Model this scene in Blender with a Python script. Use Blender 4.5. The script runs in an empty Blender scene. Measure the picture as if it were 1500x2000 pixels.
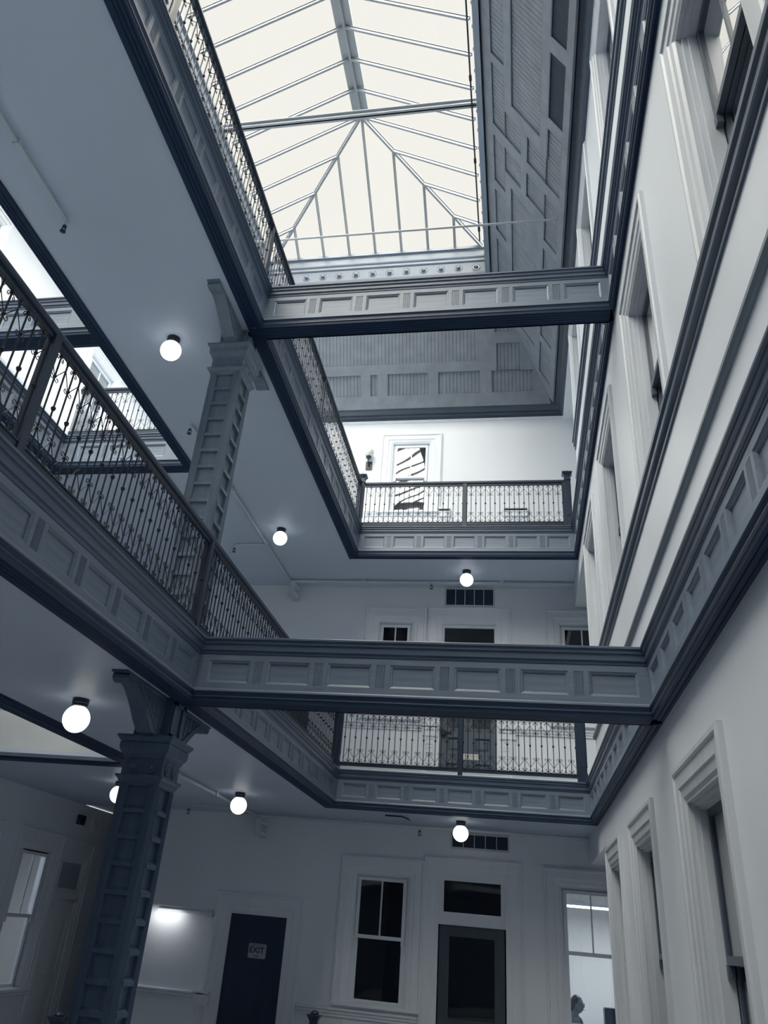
import bpy, math, random
from mathutils import Vector, Matrix
random.seed(7)
PI = math.pi
S = bpy.context.scene
COL = S.collection

# ------------------------------------------------------------------ camera
cd = bpy.data.cameras.new('camera'); cam = bpy.data.objects.new('camera', cd); COL.objects.link(cam)
FPX, CXP, CYP = 1539.945, 702.018, 920.489
pa, pr, pyw = math.radians(30.17793), math.radians(5.49186), math.radians(-12.70572)
fw = Vector((math.sin(pyw)*math.cos(pa), math.cos(pyw)*math.cos(pa), math.sin(pa)))
rr = Vector((math.cos(pyw), -math.sin(pyw), 0)); uu = rr.cross(fw)
rx = rr*math.cos(pr) + uu*math.sin(pr); ux = -rr*math.sin(pr) + uu*math.cos(pr)
cam.matrix_world = Matrix(((rx.x, ux.x, -fw.x, 0), (rx.y, ux.y, -fw.y, 0), (rx.z, ux.z, -fw.z, 1.89), (0, 0, 0, 1)))
cd.sensor_fit = 'VERTICAL'; cd.sensor_height = 24; cd.sensor_width = 18
cd.lens = FPX/2000*24
cd.shift_x = (750-CXP)/2000; cd.shift_y = -(1000-CYP)/2000
cd.clip_start = 0.02; cd.clip_end = 200
S.camera = cam

# ------------------------------------------------------------------ sky, daylight, exposure
w = bpy.data.worlds.new('world'); S.world = w; w.use_nodes = True
bg = w.node_tree.nodes['Background']; bg.inputs[0].default_value = (0.905, 0.893, 0.832, 1); bg.inputs[1].default_value = 1.0
sl = bpy.data.lights.new('daylight', 'SUN'); sl.energy = 18.0; sl.angle = math.radians(98); sl.color = (1.0, 0.955, 0.83)
so = bpy.data.objects.new('daylight', sl); COL.objects.link(so); so.rotation_euler = (math.radians(20), math.radians(7), 0); so.location = (-2, 6, 20)
S.view_settings.view_transform = 'Standard'; S.view_settings.look = 'None'
S.view_settings.exposure = 0.0; S.view_settings.gamma = 1.0; S.view_settings.use_curve_mapping = False

# ------------------------------------------------------------------ materials
def mat(name, col, rough=.5, spec=.5, metal=0, noise=None, bump=None, emit=None):
    m = bpy.data.materials.new(name); m.use_nodes = True; nt = m.node_tree; b = nt.nodes['Principled BSDF']
    b.inputs['Base Color'].default_value = (*col, 1); b.inputs['Roughness'].default_value = rough
    b.inputs['Specular IOR Level'].default_value = spec; b.inputs['Metallic'].default_value = metal
    if noise or bump:
        tc = nt.nodes.new('ShaderNodeTexCoord'); mp = nt.nodes.new('ShaderNodeMapping'); nt.links.new(tc.outputs['Object'], mp.inputs[0])
    if noise:   # (scale vector, amount)
        mp.inputs['Scale'].default_value = noise[0]
        n = nt.nodes.new('ShaderNodeTexNoise'); n.inputs['Scale'].default_value = 1; n.inputs['Detail'].default_value = 5; nt.links.new(mp.outputs[0], n.inputs[0])
        r = nt.nodes.new('ShaderNodeMapRange'); r.inputs['From Min'].default_value = .3; r.inputs['From Max'].default_value = .7
        r.inputs['To Min'].default_value = 1-noise[1]; r.inputs['To Max'].default_value = 1+noise[1]*.6
        nt.links.new(n.outputs[0], r.inputs[0])
        x = nt.nodes.new('ShaderNodeVectorMath'); x.operation = 'SCALE'; x.inputs[0].default_value = col
        nt.links.new(r.outputs[0], x.inputs['Scale']); nt.links.new(x.outputs[0], b.inputs['Base Color'])
        if bump:
            bp = nt.nodes.new('ShaderNodeBump'); bp.inputs['Strength'].default_value = bump; bp.inputs['Distance'].default_value = .004
            nt.links.new(n.outputs[0], bp.inputs['Height']); nt.links.new(bp.outputs[0], b.inputs['Normal'])
    if emit:
        b.inputs['Emission Color'].default_value = (*emit[0], 1); b.inputs['Emission Strength'].default_value = emit[1]
    return m
M = {}
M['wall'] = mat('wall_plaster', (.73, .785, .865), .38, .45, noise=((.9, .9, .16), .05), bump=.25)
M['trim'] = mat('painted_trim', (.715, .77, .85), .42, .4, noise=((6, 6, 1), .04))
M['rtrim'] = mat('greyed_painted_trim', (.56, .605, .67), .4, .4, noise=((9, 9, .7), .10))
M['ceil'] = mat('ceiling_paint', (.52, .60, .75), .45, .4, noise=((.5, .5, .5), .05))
M['wood'] = mat('varnished_wood', (.155, .20, .27), .36, .5, noise=((3, 3, 40), .16), bump=.12)
M['woodh'] = mat('varnished_wood_horizontal', (.155, .20, .27), .36, .5, noise=((2.5, 30, 30), .16), bump=.12)
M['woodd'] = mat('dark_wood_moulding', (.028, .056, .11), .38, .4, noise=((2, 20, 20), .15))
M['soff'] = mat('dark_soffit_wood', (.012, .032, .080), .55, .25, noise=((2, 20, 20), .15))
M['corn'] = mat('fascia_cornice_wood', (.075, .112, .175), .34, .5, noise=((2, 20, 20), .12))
M['bedshade'] = mat('shaded_bed_moulding_wood', (.025, .05, .10), .4, .4, noise=((2, 20, 20), .12))  # shadow under the fascia lip put into the wood colour
M['sash'] = mat('dark_sash_paint', (.075, .10, .14), .4, .4)
M['oak'] = mat('beadboard_wood', (.175, .205, .25), .5, .35, noise=((5, 5, 5), .16))
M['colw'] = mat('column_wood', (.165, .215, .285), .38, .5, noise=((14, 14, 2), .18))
M['colshade'] = mat('shaded_column_wood', (.066, .105, .170), .40, .4, noise=((14, 14, 2), .18))  # same column wood, with the lower column's shade put into its colour
M['iron'] = mat('railing_iron', (.014, .022, .038), .45, .3)
M['rail'] = mat('handrail_wood', (.020, .036, .066), .34, .4, noise=((3, 30, 30), .12))
M['rail3'] = mat('dark_painted_moulding', (.085, .12, .175), .35, .5)
M['rail2'] = mat('grey_painted_moulding', (.22, .26, .31), .4, .4)
M['woodd2'] = mat('cornice_wood', (.075, .10, .14), .42, .4, noise=((2, 20, 20), .15))
M['black'] = mat('black_fixture', (.012, .022, .038), .35, .5)
M['metal'] = mat('skylight_metal', (.30, .335, .38), .5, .4)
M['pipe'] = mat('painted_pipe', (.52, .58, .64), .4, .4)
M['door'] = mat('dark_door', (.010, .028, .065), .28, .5, noise=((8, 8, 1), .2))
M['doorp'] = mat('grey_panel_door', (.09, .12, .155), .35, .5, noise=((9, 9, 1.5), .15))
M['floor'] = mat('floor_tile', (.58, .62, .66), .3, .5, noise=((2, 2, 2), .08))
M['floor0'] = mat('dark_floor_tile', (.24, .27, .31), .3, .5, noise=((2, 2, 2), .08))
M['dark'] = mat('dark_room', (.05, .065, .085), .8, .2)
M['room'] = mat('office_wall', (.72, .74, .74), .6, .3)
M['mesh'] = mat('vent_mesh', (.035, .05, .072), .5, .4)
M['paper'] = mat('white_sign', (.75, .76, .75), .5, .3)
M['signg'] = mat('grey_sign', (.34, .39, .46), .45, .3)
M['ink'] = mat('sign_ink', (.012, .025, .05), .5, .3)
M['globe'] = mat('opal_glass_lit', (.8, .8, .77), .25, .5, emit=((1, .985, .93), 1.5))
M['tube'] = mat('fluorescent_lens', (.9, .9, .88), .4, .3, emit=((1, 1, .95), 5))
M['opal'] = mat('opal_glass_unlit', (.72, .73, .72), .15, .6)
M['skin'] = mat('skin', (.17, .19, .215), .5, .4)
M['hair'] = mat('hair', (.02, .032, .05), .5, .4)
M['cloth'] = mat('sweater', (.13, .155, .19), .8, .2)
M['desk'] = mat('desk_top', (.35, .37, .39), .4, .4)

def glassmat(name, tint, refl, bump=0):
    m = bpy.data.materials.new(name); m.use_nodes = True; nt = m.node_tree; nt.nodes.clear()
    o = nt.nodes.new('ShaderNodeOutputMaterial'); t = nt.nodes.new('ShaderNodeBsdfTransparent'); g = nt.nodes.new('ShaderNodeBsdfGlossy')
    t.inputs[0].default_value = (*tint, 1); g.inputs['Roughness'].default_value = .02; g.inputs[0].default_value = (1, 1, 1, 1)
    f = nt.nodes.new('ShaderNodeLayerWeight'); f.inputs[0].default_value = .5
    pw = nt.nodes.new('ShaderNodeMath'); pw.operation = 'POWER'; pw.inputs[1].default_value = 4.0; nt.links.new(f.outputs['Facing'], pw.inputs[0])
    mu = nt.nodes.new('ShaderNodeMath'); mu.operation = 'MULTIPLY_ADD'; mu.inputs[1].default_value = refl; mu.inputs[2].default_value = .045*refl; mu.use_clamp = True
    mx = nt.nodes.new('ShaderNodeMixShader'); nt.links.new(pw.outputs[0], mu.inputs[0]); nt.links.new(mu.outputs[0], mx.inputs[0])
    nt.links.new(t.outputs[0], mx.inputs[1]); nt.links.new(g.outputs[0], mx.inputs[2]); nt.links.new(mx.outputs[0], o.inputs[0])
    if bump:
        tc = nt.nodes.new('ShaderNodeTexCoord'); n = nt.nodes.new('ShaderNodeTexNoise'); n.inputs['Scale'].default_value = 2.2; n.inputs['Detail'].default_value = 0
        b = nt.nodes.new('ShaderNodeBump'); b.inputs['Strength'].default_value = bump; b.inputs['Distance'].default_value = .02
        nt.links.new(tc.outputs['Object'], n.inputs[0]); nt.links.new(n.outputs[0], b.inputs['Height']); nt.links.new(b.outputs[0], g.inputs['Normal']); nt.links.new(b.outputs[0], f.inputs['Normal'])
    return m
M['glass'] = glassmat('window_glass', (.86, .89, .92), 1.1, .12)
M['old'] = glassmat('old_window_glass', (.75, .8, .85), 2.0, .35)
M['mirror'] = glassmat('reflecting_window_glass', (.6, .65, .7), 4, .1)
M['sky'] = glassmat('skylight_glass', (.995, .995, .995), .12)

# ------------------------------------------------------------------ mesh helpers
class MB:
    def __init__(s): s.v = []; s.f = []
    def add(s, vs, fs):
        n = len(s.v); s.v += [tuple(v) for v in vs]; s.f += [tuple(i+n for i in f) for f in fs]; return s
    def box(s, x0, x1, y0, y1, z0, z1):
        return s.add([(x0,y0,z0),(x1,y0,z0),(x1,y1,z0),(x0,y1,z0),(x0,y0,z1),(x1,y0,z1),(x1,y1,z1),(x0,y1,z1)],
                     [(0,3,2,1),(4,5,6,7),(0,1,5,4),(1,2,6,5),(2,3,7,6),(3,0,4,7)])
    def frame(s, x0, x1, z0, z1, y0, y1, tl, tr=None, tt=None, tb=None):
        tr = tl if tr is None else tr; tt = tl if tt is None else tt; tb = tl if tb is None else tb
        s.box(x0, x0+tl, y0, y1, z0, z1); s.box(x1-tr, x1, y0, y1, z0, z1); s.box(x0+tl, x1-tr, y0, y1, z1-tt, z1)
        if tb: s.box(x0+tl, x1-tr, y0, y1, z0, z0+tb)
        return s
    def sweep(s, prof, f0, f1, cap=True, closed=False):
        """prof: points p; f0(p), f1(p): start and end point"""
        a = [f0(p) for p in prof]; b = [f1(p) for p in prof]; n = len(prof)
        fs = [(i, i+1, n+i+1, n+i) for i in range(n-1)]
        if closed: fs.append((n-1, 0, n, 2*n-1)); 
        if cap and closed: fs += [tuple(range(n-1, -1, -1)), tuple(range(n, 2*n))]
        return s.add(a+b, fs)
    def tube(s, pts, r, seg=6, closed=False, radii=None):
        pts = [Vector(p) for p in pts]; n = len(pts); base = len(s.v); vs = []
        t0 = (pts[1]-pts[0]).normalized(); up = Vector((0,0,1)) if abs(t0.z) < .9 else Vector((1,0,0)); nn = t0.cross(up).normalized()
        for i, p in enumerate(pts):
            a = pts[max(i-1, 0)] if not closed else pts[(i-1) % n]; b = pts[min(i+1, n-1)] if not closed else pts[(i+1) % n]
            t = (b-a).normalized(); nn = (nn - t*nn.dot(t)).normalized(); bb = t.cross(nn); rd = radii[i] if radii else r
            for k in range(seg):
                c = 2*PI*k/seg; vs.append(p + (nn*math.cos(c) + bb*math.sin(c))*rd)
        fs = []
        for i in range(n-1 if not closed else n):
            for k in range(seg):
                j = (i+1) % n; fs.append((i*seg+k, i*seg+(k+1) % seg, j*seg+(k+1) % seg, j*seg+k))
        if not closed: fs += [tuple(range(seg-1, -1, -1)), tuple(range((n-1)*seg, n*seg))]
        return s.add(vs, fs)
    def lathe(s, prof, c=(0,0,0), seg=12, sq=False, axis='z'):
        """prof (r,h)."""
        if sq: seg = 4
        vs = []
        for r, h in prof:
            for k in range(seg):
                a = 2*PI*(k+.5)/seg if sq else 2*PI*k/seg; q = r*math.sqrt(2) if sq else r
                x, y, z = q*math.cos(a), q*math.sin(a), h
                if axis == 'y': x, y, z = x, -z, y
                if axis == 'x': x, y, z = z, x, y
                vs.append((c[0]+x, c[1]+y, c[2]+z))
        n = len(prof); fs = [(i*seg+k, i*seg+(k+1) % seg, (i+1)*seg+(k+1) % seg, (i+1)*seg+k) for i in range(n-1) for k in range(seg)]
        fs += [tuple(range(seg-1, -1, -1)), tuple(range((n-1)*seg, n*seg))]
        return s.add(vs, fs)
    def prism(s, poly, f, d0, d1):
        """poly in 2-D, f(a,b,d)->3-D"""
        n = len(poly); vs = [f(a, b, d0) for a, b in poly] + [f(a, b, d1) for a, b in poly]
        return s.add(vs, [tuple(range(n)), tuple(range(2*n-1, n-1, -1))] + [(i, n+i, n+(i+1) % n, (i+1) % n) for i in range(n)])
    def mesh(s, name, m, smooth=False):
        me = bpy.data.meshes.new(name); me.from_pydata(s.v, [], s.f); me.materials.append(m)
        import bmesh
        b = bmesh.new(); b.from_mesh(me); bmesh.ops.recalc_face_normals(b, faces=b.faces); b.to_mesh(me); b.free()
        if smooth: me.shade_smooth()
        return me
def inst(name, me, parent=None, loc=(0,0,0), rz=0, rot=None):
    o = bpy.data.objects.new(name, me); COL.objects.link(o); o.parent = parent; o.location = loc
    o.rotation_euler = rot if rot else (0, 0, rz); return o
def part(name, mb, m, parent=None, loc=(0,0,0), rz=0, smooth=False, kind=None):
    o = inst(name, mb.mesh(name, m, smooth), parent, loc, rz)
    if kind: o['kind'] = kind
    return o
def thing(name, label, cat, loc=(0,0,0), rz=0, group=None, kind=None):
    o = bpy.data.objects.new(name, None); COL.objects.link(o); o.location = loc; o.rotation_euler = (0, 0, rz); o.empty_display_size = .2
    o['label'] = label; o['category'] = cat
    if group: o['group'] = group
    if kind: o['kind'] = kind
    return o
def struct(name, mb, m): return part(name, mb, m, kind='structure')
def tag(o, label, cat, group=None):
    o['label'] = label; o['category'] = cat
    if group: o['group'] = group
    return o
def fillgrid(u0, u1, v0, v1, holes):
    us = sorted({u0, u1, *[h[0] for h in holes], *[h[1] for h in holes]}); vs = sorted({v0, v1, *[h[2] for h in holes], *[h[3] for h in holes]})
    us = [u for u in us if u0 <= u <= u1]; vs = [v for v in vs if v0 <= v <= v1]
    for i in range(len(us)-1):
        for j in range(len(vs)-1):
            cu, cv = (us[i]+us[i+1])/2, (vs[j]+vs[j+1])/2
            if not any(h[0] < cu < h[1] and h[2] < cv < h[3] for h in holes): yield us[i], us[i+1], vs[j], vs[j+1]
def wall_x(name, x0, x1, y0, y1, z0, z1, holes, m=None):
    b = MB()
    for a in fillgrid(y0, y1, z0, z1, holes): b.box(x0, x1, *a)
    return struct(name, b, m or M['wall'])
def wall_y(name, y0, y1, x0, x1, z0, z1, holes, m=None):
    b = MB()
    for a in fillgrid(x0, x1, z0, z1, holes): b.box(a[0], a[1], y0, y1, a[2], a[3])
    return struct(name, b, m or M['wall'])

# ------------------------------------------------------------------ dimensions
XL, XR, YB, YF = -2.542, .955, 6.0, 11.694
FL = {1: dict(lip=3.881, ft=3.750, fb=3.470, ll=3.408, sof=3.368), 2: dict(lip=7.763, ft=7.643, fb=7.342, ll=7.267, sof=7.232)}
XW = {0: 1.04, 1: 1.0, 2: .99}      # right wall plane on each level
YW = {0: 13.4, 1: 13.05, 2: 13.1}   # far wall plane on each level
XLW = -7.4

# ------------------------------------------------------------------ floors, ceilings
def slab(n, z0, z1, yfar):
    c = MB(); f = MB()
    rects = [(-4.33, -2.69, -6.1, 11.80), (XLW, 1.6, 11.80, yfar+.3), (XLW, 1.6, -7.4, -6.1), (XLW, -4.33, 8.95, 11.80), (XLW, -6.5, -6.1, 8.95)]
    for x0, x1, y0, y1 in rects:
        c.box(x0, x1, y0, y1, z0, z0+.04); f.box(x0, x1, y0, y1, z0+.04, z1)
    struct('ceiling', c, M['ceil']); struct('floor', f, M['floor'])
slab(1, 3.395, 3.875, 13.4)
slab(2, 7.25, 7.755, 13.1)
b = MB()
for x0, x1, y0, y1 in [(-4.4, -2.55, -6.1, 15.6), (-7.4, 2.8, 11.75, 15.6), (-7.4, 2.8, -7.4, -6.1), (-2.55, 1.04, -.9, .3), (-7.4, -4.4, 8.8, 11.75), (-7.4, -6.5, -6.1, 8.8)]: b.box(x0, x1, y0, y1, -.3, 0)
struct('floor', b, M['floor0'])
b = MB(); b.box(-7.6, 1.3, -7.5, 13.6, -4.1, -4.0); struct('floor', b, M['floor'])

# ------------------------------------------------------------------ walls
RWIN = [(1.94, 3.32), (4.41, 5.82), (6.90, 8.38), (9.22, 10.71)]     # casing extents on the right wall
def opening(c, top, lv=0): return (c[0]+.215, c[1]-.235, .1+.98 if lv else .6, top-.22)
for lv in (0, 1, 2):
    z = [0, 3.881, 7.763][lv]; zt = [3.40, 7.26, 10.98][lv]; k = [1, .975, .985][lv]; x = XW[lv]
    holes = []
    for c in RWIN:
        c = (c[0]*k, c[1]*k); o = opening(c, 2.985, lv); holes.append((o[0], o[1], z+o[2], z+o[3]))
    holes.append((10.87, YW[lv]+.2, z-.1 if lv else 0, z+3.03))
    wall_x('wall_right', x, x+.42, -7.4, YW[lv], z-.3 if lv else -4.1, zt+(.25 if lv < 2 else 0.3), holes)
b = MB()
for lv, z in enumerate((0, 3.881, 7.763)):
    b.box(1.3, 2.7, 13.5, 13.8, z, z+3.2) if lv else None; b.box(2.6, 2.7, 10.3, 13.8, z, z+3.2); b.box(1.3, 2.7, 10.3, 10.4, z, z+3.2); b.box(1.3, 2.7, 10.3, 13.8, z+3.1, z+3.2)
    if lv: b.box(1.3, 2.7, 10.3, 13.8, z-.1, z)
struct('wall_right', b, M['wall'])
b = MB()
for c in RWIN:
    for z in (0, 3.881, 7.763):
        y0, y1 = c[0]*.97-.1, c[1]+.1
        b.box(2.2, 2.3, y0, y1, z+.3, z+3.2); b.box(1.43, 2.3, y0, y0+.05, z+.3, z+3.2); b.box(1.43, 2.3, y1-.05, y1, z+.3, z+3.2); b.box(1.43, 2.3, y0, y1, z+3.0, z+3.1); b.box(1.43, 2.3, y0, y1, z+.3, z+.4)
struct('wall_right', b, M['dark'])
# far walls
F0H = [(-4.39, -3.46, 0, 2.0), (-2.47, -1.63, 1.0, 2.68), (-1.18, -.20, 0, 2.10), (-1.18, -.20, 2.17, 2.74), (.58, 1.45, 1.0, 2.72)]
wall_y('wall_far', YW[0], YW[0]+.18, -6.0, 2.8, -.3, 3.5, F0H)
F1H = [(-4.3, -3.4, 3.88, 5.95), (-2.34, -1.73, 4.96, 6.60), (-1.22, -.31, 3.88, 5.95), (-1.22, -.31, 6.03, 6.58), (.72, 1.46, 4.96, 6.62)]
wall_y('wall_far', YW[1], YW[1]+.18, -7.5, 2.7, 3.5, 7.55, F1H)
F2H = [(-2.32, -1.57, 8.80, 10.33), (-4.2, -3.35, 7.763, 9.95)]
wall_y('wall_far', YW[2], YW[2]+.18, -7.5, 2.7, 7.4, 11.3, F2H)
LW0 = [(12.15, 13.02, .74, 2.60), (10.5, 11.40, .74, 2.60), (13.42, 14.20, 0, 1.95), (13.42, 14.20, 2.06, 2.54)]
wall_x('wall_left', XLW-.15, XLW, -7.4, 15.6, -4.1, 3.40, [(h[0], h[1], h[2], h[3]) for h in LW0])
LWINS = [(3.1, 4.25), (6.15, 7.30), (9.2+.75, 11.15)]
LH = [(a+.16, b_-.16, z+.85, z+2.75) for z in (3.881, 7.763) for a, b_ in LWINS]
wall_x('wall_left', XLW-.15, XLW, -7.4, 13.5, 3.40, 11.3, LH)
b = MB(); b.box(-7.5, -5.9, 15.5, 15.6, 0, 3.5); b.box(-6.0, -5.9, 13.4, 15.6, 0, 3.5); b.box(-7.5, -5.9, 13.6, 15.6, 3.42, 3.5); struct('wall_far', b, M['wall'])
b = MB(); b.box(-7.5, 1.4, -7.5, -7.4, -4.1, 7.7); struct('wall_near', b, M['colw'])
b = MB(); b.box(-7.5, 1.4, -7.5, -7.4, 7.7, 11.3); struct('wall_near', b, M['wall'])
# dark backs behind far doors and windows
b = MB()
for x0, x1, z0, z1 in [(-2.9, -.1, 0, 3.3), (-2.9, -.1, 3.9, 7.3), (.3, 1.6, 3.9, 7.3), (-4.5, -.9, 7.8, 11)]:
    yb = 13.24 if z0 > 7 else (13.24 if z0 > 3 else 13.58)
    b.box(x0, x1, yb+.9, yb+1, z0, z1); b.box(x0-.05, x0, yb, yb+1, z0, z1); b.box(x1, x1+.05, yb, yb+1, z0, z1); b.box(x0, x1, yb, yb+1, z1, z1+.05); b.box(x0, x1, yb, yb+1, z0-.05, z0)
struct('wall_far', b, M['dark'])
# mouldings running along the walls: chair rails, base boards, ceiling bead
def rail_profile(b, kind, f):
    P = {'chair': [(0, -.10), (.02, -.10), (.02, -.075), (.035, -.06), (.035, -.035), (.055, -.02), (.055, 0), (0, .012)],
         'base': [(0, -.38), (.022, -.38), (.022, -.05), (.034, -.04), (.034, -.015), (.012, 0), (0, 0)],
         'tall': [(0, -.175), (.014, -.175), (.014, -.150), (.006, -.145), (.006, -.120), (.030, -.112), (.036, -.100), (.036, -.060), (.022, -.055), (.022, -.045), (.050, -.035), (.052, -.006), (.045, 0), (0, 0)],
         'slim': [(0, -.055), (.02, -.05), (.034, -.035), (.034, -.012), (.02, 0), (0, 0)],
         'bead': [(0, -.05), (.018, -.05), (.018, -.01), (.03, 0), (0, 0)]}[kind]
    b.sweep(P, lambda p: f(p, 0), lambda p: f(p, 1))
def along_y(b, kind, x, s, y0, y1, z): rail_profile(b, kind, lambda p, e: (x+s*p[0], (y0, y1)[e], z+p[1]))
def along_x(b, kind, y, x0, x1, z): rail_profile(b, kind, lambda p, e: ((x0, x1)[e], y-p[0], z+p[1]))
def segs(a, b_, holes):
    out = [(a, b_)]
    for h0, h1 in holes:
        out = [q for s0, s1 in out for q in ((s0, min(s1, h0)), (max(s0, h1), s1)) if q[1]-q[0] > .02]
    return out
for lv in (1, 2):
    z = [0, 3.881, 7.763][lv]; k = [1, .975, .985][lv]
    b = MB(); along_y(b, 'tall', XW[lv], -1, -7.4, 10.87, z+1.10); struct('trim_%d' % lv, b, M['rail3'])
    b = MB(); along_y(b, 'slim', XW[lv], -1, -7.4, 10.87, z+.445); struct('baseboard_right', b, M['rail2'])
for lv, (zc, bl) in {0: (.92, [(-4.72, -3.21), (-1.44, .05)]), 1: (4.87, [(-4.6, -3.1), (-1.50, -.02)]), 2: (8.80, [(-1.13, -.18), (.28, 3)])}.items():
    b = MB()
    for a, c in segs(-6.0 if lv == 0 else -7.3, 1.5, bl): along_x(b, 'chair', YW[lv], a, c, zc)
    struct('trim_%d' % (3+lv), b, M['trim'])
    b = MB(); along_x(b, 'base', YW[lv], -7.3 if lv else -6.0, 1.5, [.24, 4.19, 8.07][lv])
    struct('baseboard_far', b, M['trim'])
b = MB(); along_x(b, 'bead', 13.1, -7.3, 1.0, 10.86); along_y(b, 'bead', XW[2], -1, -7.4, 13.1, 10.94); struct('trim_6', b, M['trim'])
b = MB(); along_y(b, 'chair', XLW, 1, -7.4, 13.0, 8.75); along_y(b, 'chair', XLW, 1, 9.0, 13.45, .72); struct('trim_7', b, M['trim'])

# ------------------------------------------------------------------ windows
def window(name, label, cat, loc, rz, W, H, meet, cw, ctop, recess=.12, mull=True, glass='glass', casing='trim', sashm='trim', cl=None, sill=True, both=False, drop=0, horns=True):
    """origin: bottom centre of the opening on the wall face; local -y looks into the atrium"""
    t = thing(name, label, cat, loc, rz, kind='structure'); h = W/2; cl = cl or cw
    # architrave with stepped profile
    prof = [(0, 0), (0, -.028), (.012, -.028), (.02, -.04), (.04, -.04), (.05, -.026), (cw*.62, -.026), (cw*.70, -.016), (cw*.9, -.012), (cw, 0)]
    def arch(side):
        b = MB()
        # p=(distance from outer edge, y)
        def P(p, e):
            d, y = p
            zt = H+ctop-d*(ctop/cw)
            if side == 'l': x = -h-cw+d; return (x, y, -drop) if e == 0 else (x, y, zt)
            if side == 'r': x = h+cw-d; return (x, y, -drop) if e == 0 else (x, y, zt)
            return ((-h-cw+d) if e == 0 else (h+cw-d), y, zt)
        b.sweep(prof, lambda p: P(p, 0), lambda p: P(p, 1)); return b
    for s in 'lrt': part('architrave', arch(s), M[casing], t)
    b = MB(); R = recess
    b.frame(-h, h, 0, H, 0, .03, .012); b.frame(-h, h, 0, H, R, R+.1, .012)
    for q, yy in ((.03, .03), (.05, .06)):
        b.frame(-h, h, 0, H, yy, .06 if q == .03 else R, q, tb=.012)
    part('jamb', b, M[casing], t)
    if sill: part('sill', MB().box(-h-cw*.9, h+cw*.9, -.06, R, -.035, 0), M[casing], t)
    i = h-.05; g = .045
    def sash(n, z0, z1, y, mu):
        b = MB().frame(-i, i, z0, z1, y, y+.035, g)
        if mu: b.box(-.011, .011, y+.005, y+.03, z0+g, z1-g)
        s = part(n, b, M[sashm], t)
        if horns and n == 'upper_sash':
            b.v, b.f = [], []
            for q in (-i, i-g): b.box(q, q+g, y-.005, y+.03, z0-.07, z0)
            part('sash_horn', b, M[sashm], s)
        for a0, a1 in (((-i+g, -.011), (.011, i-g)) if mu else ((-i+g, i-g),)):
            part('pane', MB().box(a0, a1, y+.015, y+.019, z0+g, z1-g), M[glass], s)
    sash('upper_sash', meet, H-.05, R-.035, mull); sash('lower_sash', .012, meet+.04, R+.005, both)
    return t
n = 0
pos = ['nearest to the camera', 'second from the camera', 'third from the camera', 'farthest from the camera']
lvn = ['on the camera level', 'on the middle level', 'on the top level']
for lv in (0, 1, 2):
    z = [0, 3.881, 7.763][lv]; k = [1, .975, .985][lv]
    for q, c in enumerate(RWIN):
        c = (c[0]*k, c[1]*k); o = opening(c, 2.985, lv); n += 1
        W = o[1]-o[0]; H = o[3]-o[2]
        window('window_%d' % n, 'tall moulded sash window of the right wall %s, %s' % (lvn[lv], pos[q]), 'window', (XW[lv], (o[0]+o[1])/2, z+o[2]), -PI/2, W, H, (1.90 if lv == 0 else 1.93)-o[2], .225, .22, .14,
               glass='old' if lv else 'glass', sashm='sash', casing='rtrim', sill=False)
zt = 2.68
window('window_%d' % (n+1), 'dark sash window left of the door with transom on the camera level', 'window', (-2.05, YW[0], 1.0), 0, .84, 1.68, .82, .235, .24, .05)
window('window_%d' % (n+2), 'lit office sash window beyond the right wall opening with a seated person behind it', 'window', (1.015, YW[0], 1.0), 0, .87, 1.72, .86, .235, .24, .05)
window('window_%d' % (n+3), 'narrow dark sash window left of the middle level panelled door', 'window', (-2.035, YW[1], 4.96), 0, .61, 1.64, .82, .235, .26, .05)
window('window_%d' % (n+4), 'dark sash window right of the middle level panelled door, half hidden by the wall', 'window', (1.09, YW[1], 4.96), 0, .74, 1.66, .82, .235, .25, .05)
window('window_%d' % (n+5), 'top level sash window with the skylight mirrored in its panes', 'window', (-1.945, YW[2], 8.80), 0, .75, 1.53, .74, .235, .21, .05, glass='mirror')
window('window_%d' % (n+6), 'lit sash window in the left wall beside the partly hidden door', 'window', (XLW, 12.585, .74), PI/2, .87, 1.86, .92, .20, .29, .06)
window('window_%d' % (n+7), 'sash window cut off by the left edge of the picture on the camera level', 'window', (XLW, 10.95, .74), PI/2, .90, 1.86, .92, .20, .29, .06)
q = n+8
for lv, z in ((1, 3.881), (2, 7.763)):
    for a, c in LWINS:
        window('window_%d' % q, '%s sash window of the left light well wall %s' % ({3.1: 'nearest', 6.15: 'middle'}.get(a, 'farthest'), lvn[lv]), 'window', (XLW, (a+c)/2, z+.85), PI/2, c-a-.32, 1.9, .95, .16, .2, .07, glass='old'); q += 1
b = MB()
for z in (3.881, 7.763):
    for a, c in LWINS: b.box(-8.4, -8.3, a, c, z+.5, z+3)
struct('wall_left', b, M['dark'])

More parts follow.
